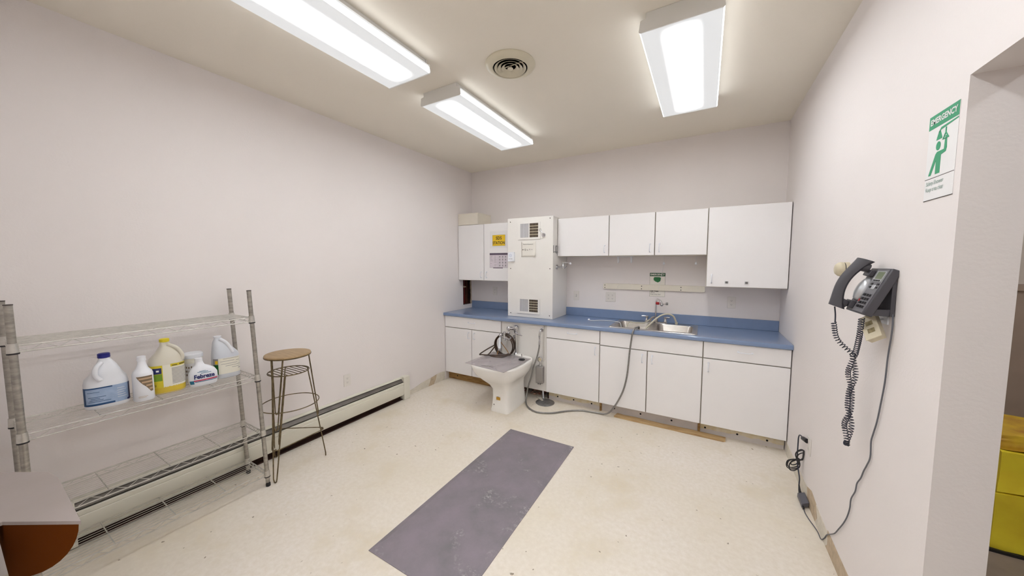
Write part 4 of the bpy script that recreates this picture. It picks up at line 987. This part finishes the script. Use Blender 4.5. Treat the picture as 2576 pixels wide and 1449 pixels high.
# ============================================================ CURVED BROWN UNIT AT THE LEFT EDGE
t = thing('wall_console', 'brown unit with taupe top and curved underside at the left edge', 'shelf', (.95, -3.95, .46))
top = [(.60, -4.019), (.60, -3.99), (.68, -3.93), (.80, -3.862), (.885, -3.850), (1.313, -3.857), (1.102, -3.982), (1.102, -4.019)]
build('top_panel', MB().prism([(x, y, .738) for x, y in top], (0, 0, .012)), taupe, t, bevel=.001)
A = Vector((1.306, -3.861, .738)); B = Vector((1.104, -3.981, .738)); fan = [A, B, B+Vector((0, 0, -.182))]
for k in range(1, 10):
    a = k/10*PI/2; fan.append(B+(A-B)*math.sin(a)+Vector((0, 0, -.182*math.cos(a)**1.15)))
build('curved_side', MB().prism(fan, (-.40, 0.0, 0)), brown, t)

# ============================================================ RIGHT WALL: SIGN, KNOB, PHONE
RW, UW = (0, -1, 0), (0, 0, 1)   # right-hand direction seen from inside, wall normal = -x
t = thing('shower_sign', 'green and white emergency safety shower sign beside the doorway', 'sign', (W, -2.42, 1.776))
so = Vector((W-.0003, -2.423, 1.914))
q = MB(); quad(q, so, RW, UW, -.077, -.137, .077, .137, d=.0012); build('panel', q, paper, t)
so2 = Vector((W-.0016, -2.423, 1.914))
q = MB(); quad(q, so2, RW, UW, -.077, .094, .077, .137, d=.0006); build('header', q, green, t)
tm = MB(); textmesh(tm, 'EMERGENCY', so2+Vector((-.0006, 0, .1155)), RW, UW, .026, sx=.93, bold=.0008); build('header_lettering', tm, paper, t)
q = MB()
def P2(pts): poly(q, so2, RW, UW, pts, d=.0006)
P2([(-.008, .078), (.076, .086), (.076, .090), (-.008, .086), (-.020, .074), (-.012, .072)])           # shower arm
P2([(-.018, .075), (-.010, .075), (-.004, .064), (.002, .050), (-.030, .050), (-.024, .064)])           # rose
P2([(-.016+.012*math.cos(k*PI/8), .030+.014*math.sin(k*PI/8)) for k in range(16)])                     # head
P2([(-.046, -.058), (-.058, -.058), (-.058, -.054), (-.028, .006), (-.020, .012), (.016, .012), (.018, .052), (.026, .052), (.030, .014), (.026, .002), (.002, -.002), (.002, -.058), (-.022, -.058), (-.022, -.014)])
for a, b in (((.020, .078), (.020, .062)), ((.020, .062), (.008, .044)), ((.020, .062), (.034, .044)), ((.006, .044), (.036, .044))):
    A_, B_ = so2+Vector((-.0006, -a[0], a[1])), so2+Vector((-.0006, -b[0], b[1])); q.tube([A_, B_], .0016, 5)
build('shower_pictogram', q, green, t)
q = MB(); quad(q, so2, RW, UW, -.077, -.0685, .077, -.067, d=.0005); quad(q, so, RW, UW, -.077, -.139, .077, -.137, d=.0014); build('divider_line', q, slot, t)
tm = MB(); textmesh(tm, 'Safety Shower', so2+Vector((-.0004, .066, -.084)), RW, UW, .019, align='LEFT', sx=.86); textmesh(tm, 'Keep area clear', so2+Vector((-.0004, .066, -.104)), RW, UW, .019, align='LEFT', sx=.80)
build('lettering', tm, mat('sign_grey_green', (130, 158, 148), .6), t)

t = thing('wall_fitting', 'round cream dome fitting mounted on the right wall beside the telephone', 'wall fitting', (W, -1.70, 1.50))
build('base_ring', MB().lathe([(.037, 0), (.037, .014), (.035, .016)], (W-.0003, -1.70, 1.537), (-1, 0, 0), 32), beige, t)
build('gap_ring', MB().lathe([(.034, .016), (.034, .020)], (W-.0003, -1.70, 1.537), (-1, 0, 0), 32), slot, t)
build('dome', MB().lathe([(.036, .020), (.037, .030), (.034, .040), (.024, .050), (.014, .053), (.002, .052)], (W-.0003, -1.70, 1.537), (-1, 0, 0), 32), beige, t)

# telephone: wedge on a wall bracket, face tipped up towards the room
t = thing('desk_telephone', 'dark grey desk telephone hung on a bracket on the right wall', 'telephone', (W-.06, -2.13, 1.36))
yn, yf = -2.222, -2.035
fb = Vector((3.552, 0, 1.366)); ft = Vector((3.626, 0, 1.548)); dz_ = (ft-fb); Ld = dz_.length; up_ = dz_.normalized(); nrm = Vector((-up_.z, 0, up_.x))   # face plane axes in x,z
def PH(u, v, d):   # u: 0 near edge .. 1 far edge (y), v: 0 bottom..1 top, d: out of face
    p = fb+up_*(v*Ld)+nrm*d; return Vector((p.x, yn+(yf-yn)*u, p.z))
def phbox(u0, u1, v0, v1, d0, d1):
    q = MB(); q.loft([[PH(u0, v0, d), PH(u1, v0, d), PH(u1, v1, d), PH(u0, v1, d)] for d in (d0, d1)]); return q
bd = build('housing', phbox(0, 1, 0, 1, -.030, 0), gplast, t, bevel=.004)
build('face_panel', phbox(.06, .60, .03, .97, 0, .0015), gface, t)
dp = build('display', phbox(.10, .52, .70, .93, .001, .004), silver, t)
build('screen', phbox(.13, .44, .755, .91, .004, .0046), lcd, dp)
for k in range(3): build('soft_key', phbox(.15+.11*k, .22+.11*k, .70+.012, .735, .004, .0065), dark, dp)
nv = build('navigation_pad', phbox(.20, .34, .53, .63, .001, .005), silver, t, bevel=.003)
kp = build('keypad', phbox(.12, .52, .105, .44, .0012, .0022), gface, t)
for r in range(4):
    for c in range(3): build('key', phbox(.14+.13*c, .23+.13*c, .12+.085*r, .17+.085*r, .0022, .005), dark, kp)
for (a, b) in ((.10, .56), (.40, .56), (.10, .63), (.40, .63)): build('function_key', phbox(a, a+.08, b, b+.035, .0014, .004), dark, t)
build('message_light', phbox(.52, .57, .24, .30, .0014, .004), red, t)
for v0, v1 in ((.80, .93), (.06, .22)): build('handset_cradle', phbox(.64, .97, v0, v1, 0, .016), gplast, t, bevel=.002)
sd = []
for k in range(13):
    a = 2*PI*k/12; sd.append(None)
build('speaker_dome', MB().loft([[PH(.70+s*.15*math.cos(2*PI*k/24), .50+s*.26*math.sin(2*PI*k/24), d) for k in range(24)] for s, d in ((1, 0), (1, .006), (.85, .016), (.5, .022), (.05, .024))]), silver, t)
hs = MB(); path = []
for k in range(15):
    f = k/14; v = -.02+1.12*f; d = .042+.026*math.sin(PI*f); path.append((v, d))
rings = []
for i, (v, d) in enumerate(path):
    f = i/14; wd = .120+.045*abs(2*f-1)**2; th = .018+.009*abs(2*f-1)**3; 
    rings.append([PH(.82+wd*c, v, d+th*s) for c, s in ((-1, -.5), (-.92, .2), (-.7, .65), (-.35, .92), (0, 1), (.35, .92), (.7, .65), (.92, .2), (1, -.5), (.75, -.9), (0, -1), (-.75, -.9))])
hs.loft(rings)
hd = build('handset', hs, gplast, t)
build('earpiece', MB().loft([[PH(.82+s*.13*math.cos(2*PI*k/16), .95+s*.10*math.sin(2*PI*k/16), d) for k in range(16)] for s, d in ((1, .042), (.9, .018))]), gplast, hd)
build('mouthpiece', MB().loft([[PH(.82+s*.13*math.cos(2*PI*k/16), .10+s*.10*math.sin(2*PI*k/16), d) for k in range(16)] for s, d in ((1, .042), (.9, .018))]), gplast, hd)
# wedge and wall bracket
wb = MB()
for y0_ in (yn+.012, yf-.030):
    a = fb+up_*(.28*Ld)-nrm*.030; b = fb+up_*(.95*Ld)-nrm*.030
    wb.prism([(a.x, y0_, a.z), (b.x, y0_, b.z), (W-.012, y0_, 1.535), (W-.030, y0_, 1.43), (W-.045, y0_, 1.392)], (0, .012, 0))
build('wedge_stand', wb, gplast, t)
q = MB().box(W-.014, yn+.005, 1.362, W-.001, yf-.01, 1.525).box(W-.060, yn+.006, 1.362, W-.014, yn+.014, 1.388).box(W-.060, yf-.03, 1.362, W-.014, yf-.022, 1.388).box(W-.066, yn+.006, 1.362, W-.060, yf-.022, 1.388)
build('wall_bracket', q, gplast, t, bevel=.002)

# beige jack box hanging below
t = thing('jack_box', 'tilted aged beige jack box hanging under the telephone', 'jack box', (3.61, -2.16, 1.27))
jo = Vector((3.594, -2.170, 1.312)); ju = Vector((.0, .74, .67)).normalized(); jr = Vector((.6, -.62, .50)); jr = (jr-ju*jr.dot(ju)).normalized(); jn = jr.cross(ju)
if jn.x > 0: jn = -jn
def JB(a0, b0, a1, b1, d0, d1): return MB().prism([jo+jr*a0+ju*b0+jn*d0, jo+jr*a1+ju*b0+jn*d0, jo+jr*a1+ju*b1+jn*d0, jo+jr*a0+ju*b1+jn*d0], jn*(d1-d0))
build('case', JB(-.026, -.056, .026, .056, -.022, 0), beige, t, bevel=.002)
build('cover_plate', JB(-.028, -.058, .028, .058, 0, .003), beige, t, bevel=.001)
q = JB(-.012, .006, .012, .026, .003, .004); k2 = JB(-.012, -.030, .012, -.010, .003, .004); q.add(k2.v, k2.f); build('jack_openings', q, mat('dusty_brown', (146, 132, 96), .7, var=.2, scale=80), t)
build('mounting_tab', MB().box(W-.006, -2.175, 1.356, W-.0005, -2.09, 1.325).tube([(W-.005, -2.14, 1.340), (3.605, -2.14, 1.330)], .006, 8), pwhite, t)

# coiled handset cord
def helix(path, R, pitch, r, n=7, sub=10):
    P = [Vector(p) for p in path]; out = []; s = 0; ph = 0
    seg = 0
    for i in range(len(P)-1):
        a, b = P[i], P[i+1]; d = (b-a); L = d.length; t_ = d.normalized(); u = t_.cross(Vector((0, 1, .01))).normalized(); v = t_.cross(u)
        m = max(1, int(L/pitch*sub))
        for k in range(m):
            out.append(a+d*k/m+(u*math.cos(ph)+v*math.sin(ph))*R); ph += 2*PI*(L/m)/pitch
    return out
hb = PH(.82, -.03, .045); pb_ = PH(.25, -.02, -.015)
t = thing('handset_cord', 'dark coiled handset cord hanging twisted below the telephone', 'cord', (3.58, -2.0, .78))
mid = Vector((3.582, -2.052, 1.17))
cA = cr([hb+Vector((-.0, 0, -.07)), Vector((3.53, -2.045, 1.23)), mid], 8); cB = cr([pb_+Vector((0, 0, -.012)), Vector((3.575, -2.13, 1.26)), mid+Vector((.004, -.012, 0))], 8)
build('cord_tail', MB().tube(cr([hb, hb+Vector((.004, 0, -.035)), hb+Vector((.002, -.012, -.07))], 6), .0028, 8), cord, t)
def twist(ph0):
    out = []
    for k in range(41):
        f = k/40; z = 1.17-.40*f; am = .009+.010*math.sin(f*PI*2)**2; a = ph0+f*PI*3.2
        out.append(Vector((3.584+.6*am*math.sin(a), -2.050+am*1.1*math.cos(a), z)))
    return out
build('coil', MB().tube(helix(cA+twist(0)[1:], .0085, .0118, 0), .0019, 6), cord, t)
build('coil', MB().tube(helix(cB+twist(PI)[1:], .0085, .0118, 0), .0019, 6), cord, t)
build('coil', MB().tube(helix(cr([twist(0)[-1], Vector((3.584, -2.045, .758)), Vector((3.584, -2.058, .758)), twist(PI)[-1]], 4), .0085, .0105, 0), .0019, 6), cord, t)

# line cord from the bracket down the wall to the power adapter
xw = W-.0065
lp = [(xw, -2.216, 1.372), (xw, -2.222, 1.33), (xw, -2.218, 1.28), (xw, -2.205, 1.20), (xw, -2.198, 1.10), (xw, -2.178, 1.00), (xw, -2.160, .925), (xw, -2.135, .86), (xw, -2.122, .82), (xw, -2.126, .755), (xw, -2.100, .705), (xw, -2.075, .665), (xw, -2.052, .62),
      (xw, -2.018, .575), (xw, -2.006, .53), (xw, -1.968, .47), (xw, -1.962, .42), (xw, -1.938, .36), (xw, -1.90, .30), (xw, -1.85, .236), (xw, -1.80, .175), (xw, -1.74, .125), (xw, -1.69, .085), (xw, -1.655, .04), (xw-.004, -1.62, .006), (3.632, -1.55, .004), (3.615, -1.46, .004), (3.607, -1.405, .006), (3.607, -1.37, .012)]
tag(build('line_cord', MB().tube(cr(lp, 5), .0027, 7), gcord), 'thin grey cord running down the right wall from the telephone', 'cord')
t = thing('power_adapter', 'dark grey rectangular power adapter lying on the floor by the right wall', 'adapter', (3.612, -1.29, 0))
ad = MB().loft([[(3.600, -1.352, z), (3.638, -1.340, z+.012), (3.638, -1.225, z+.012), (3.600, -1.232, z)] for z in (.002, .030)])
build('brick', ad, gcord, t, bevel=.003)
build('strain_relief', MB().tube([(3.617, -1.232, .022), (3.617, -1.200, .035), (3.619, -1.17, .055)], [.010, .007, .004], 10).tube([(3.606, -1.352, .014), (3.606, -1.375, .012)], .006, 8), dark, t)
# mains lead: bundled loops, tie and plug
t = thing('power_lead', 'black mains lead bundled in loops and plugged in low on the right wall', 'cable', (3.63, -1.12, .1))
xq = W-.012
build('lead', MB().tube(cr([(3.619, -1.17, .055), (3.620, -1.165, .10), (3.616, -1.135, .15), (3.613, -1.112, .205), (3.615, -1.098, .26), (3.617, -1.088, .315), (3.618, -1.086, .350), (3.620, -1.105, .378), (xq-.003, -1.15, .382)], 8), .0038, 8), cord, t)
lp = MB()
c0 = Vector((3.614, -1.125, .208))
for j, (D, s_, ww) in enumerate((((.026, -.02, .075), 1, .030), ((.018, -.01, .080), .95, .024), ((.022, -.02, .066), .9, .016), ((-.040, .02, -.078), 1, .034), ((-.044, .01, -.066), .95, .026), ((-.028, .02, -.092), .95, .026), ((-.034, .02, -.060), .8, .014))):
    D = Vector(D); Pn = Vector((D.z, 0, -D.x)).normalized(); e = Vector((0, -.0015*(j % 3), 0)); Pn = Pn if Pn.x > 0 else -Pn
    lim = lambda v: Vector((min(v.x, W-.006), v.y, v.z))
    lp.tube([lim(v) for v in cr([c0+e, c0+D*.45+Pn*ww+e, c0+D*1.0*s_+e+Pn*ww*.5, c0+D*1.05*s_+e-Pn*ww*.4, c0+D*.5-Pn*ww+e], 7, True)], .0034, 7, closed=True)
build('loops', lp, dark, t)
build('tie', MB().sphere(c0, .014), dark, t)
build('plug', MB().tube([(W-.010, -1.225, .395), (W-.022, -1.180, .390), (xq-.003, -1.148, .382)], [.015, .013, .005], 12), dark, t)
plate('outlet', 'white outlet low on the right wall with the black plug', 'outlet', (W, -1.245, .375), (0, -1, 0), 'outlet')

# ============================================================ NEXT ROOM: yellow vinyl bag cart
t = thing('cart_bag', 'crumpled yellow vinyl bag seen through the doorway at the right edge', 'bag', (4.78, -1.0, 0))
def crumple(x0, y0, x1, y1, z0, z1, seed, nx=14, nz=9, bul=.02):
    random.seed(seed); q = MB(); rings = []
    for i in range(nz+1):
        z = z0+(z1-z0)*i/nz; r = []
        for k in range(nx*4):
            f = k/(nx*4)*4; s = int(f); g = f-s
            x, y = [(x0+(x1-x0)*g, y0), (x1, y0+(y1-y0)*g), (x1-(x1-x0)*g, y1), (x0, y1-(y1-y0)*g)][s]
            o_ = bul*(math.sin(z*23+k*.9)*.5+random.random()*.6)
            cx, cy = (x0+x1)/2, (y0+y1)/2; r.append((x+(x-cx)*o_, y+(y-cy)*o_*2, z+.006*math.sin(k*.7)))
        rings.append(r)
    q.loft(rings); return q
build('lower_bag', crumple(4.42, -1.24, 5.10, -.78, .012, .325, 3), ybag, t)
build('upper_bag', crumple(4.43, -1.23, 5.08, -.80, .335, .555, 5, bul=.03), ybag, t)
build('rolled_top', crumple(4.44, -1.20, 5.06, -.82, .560, .640, 8, bul=.03), mat('yellow_brown_vinyl', (226, 192, 56), .45, scale=9, rgb2=(176, 122, 44)), t)
build('base_tray', MB().box(4.40, -1.26, .0005, 5.12, -.76, .016), dark, t)
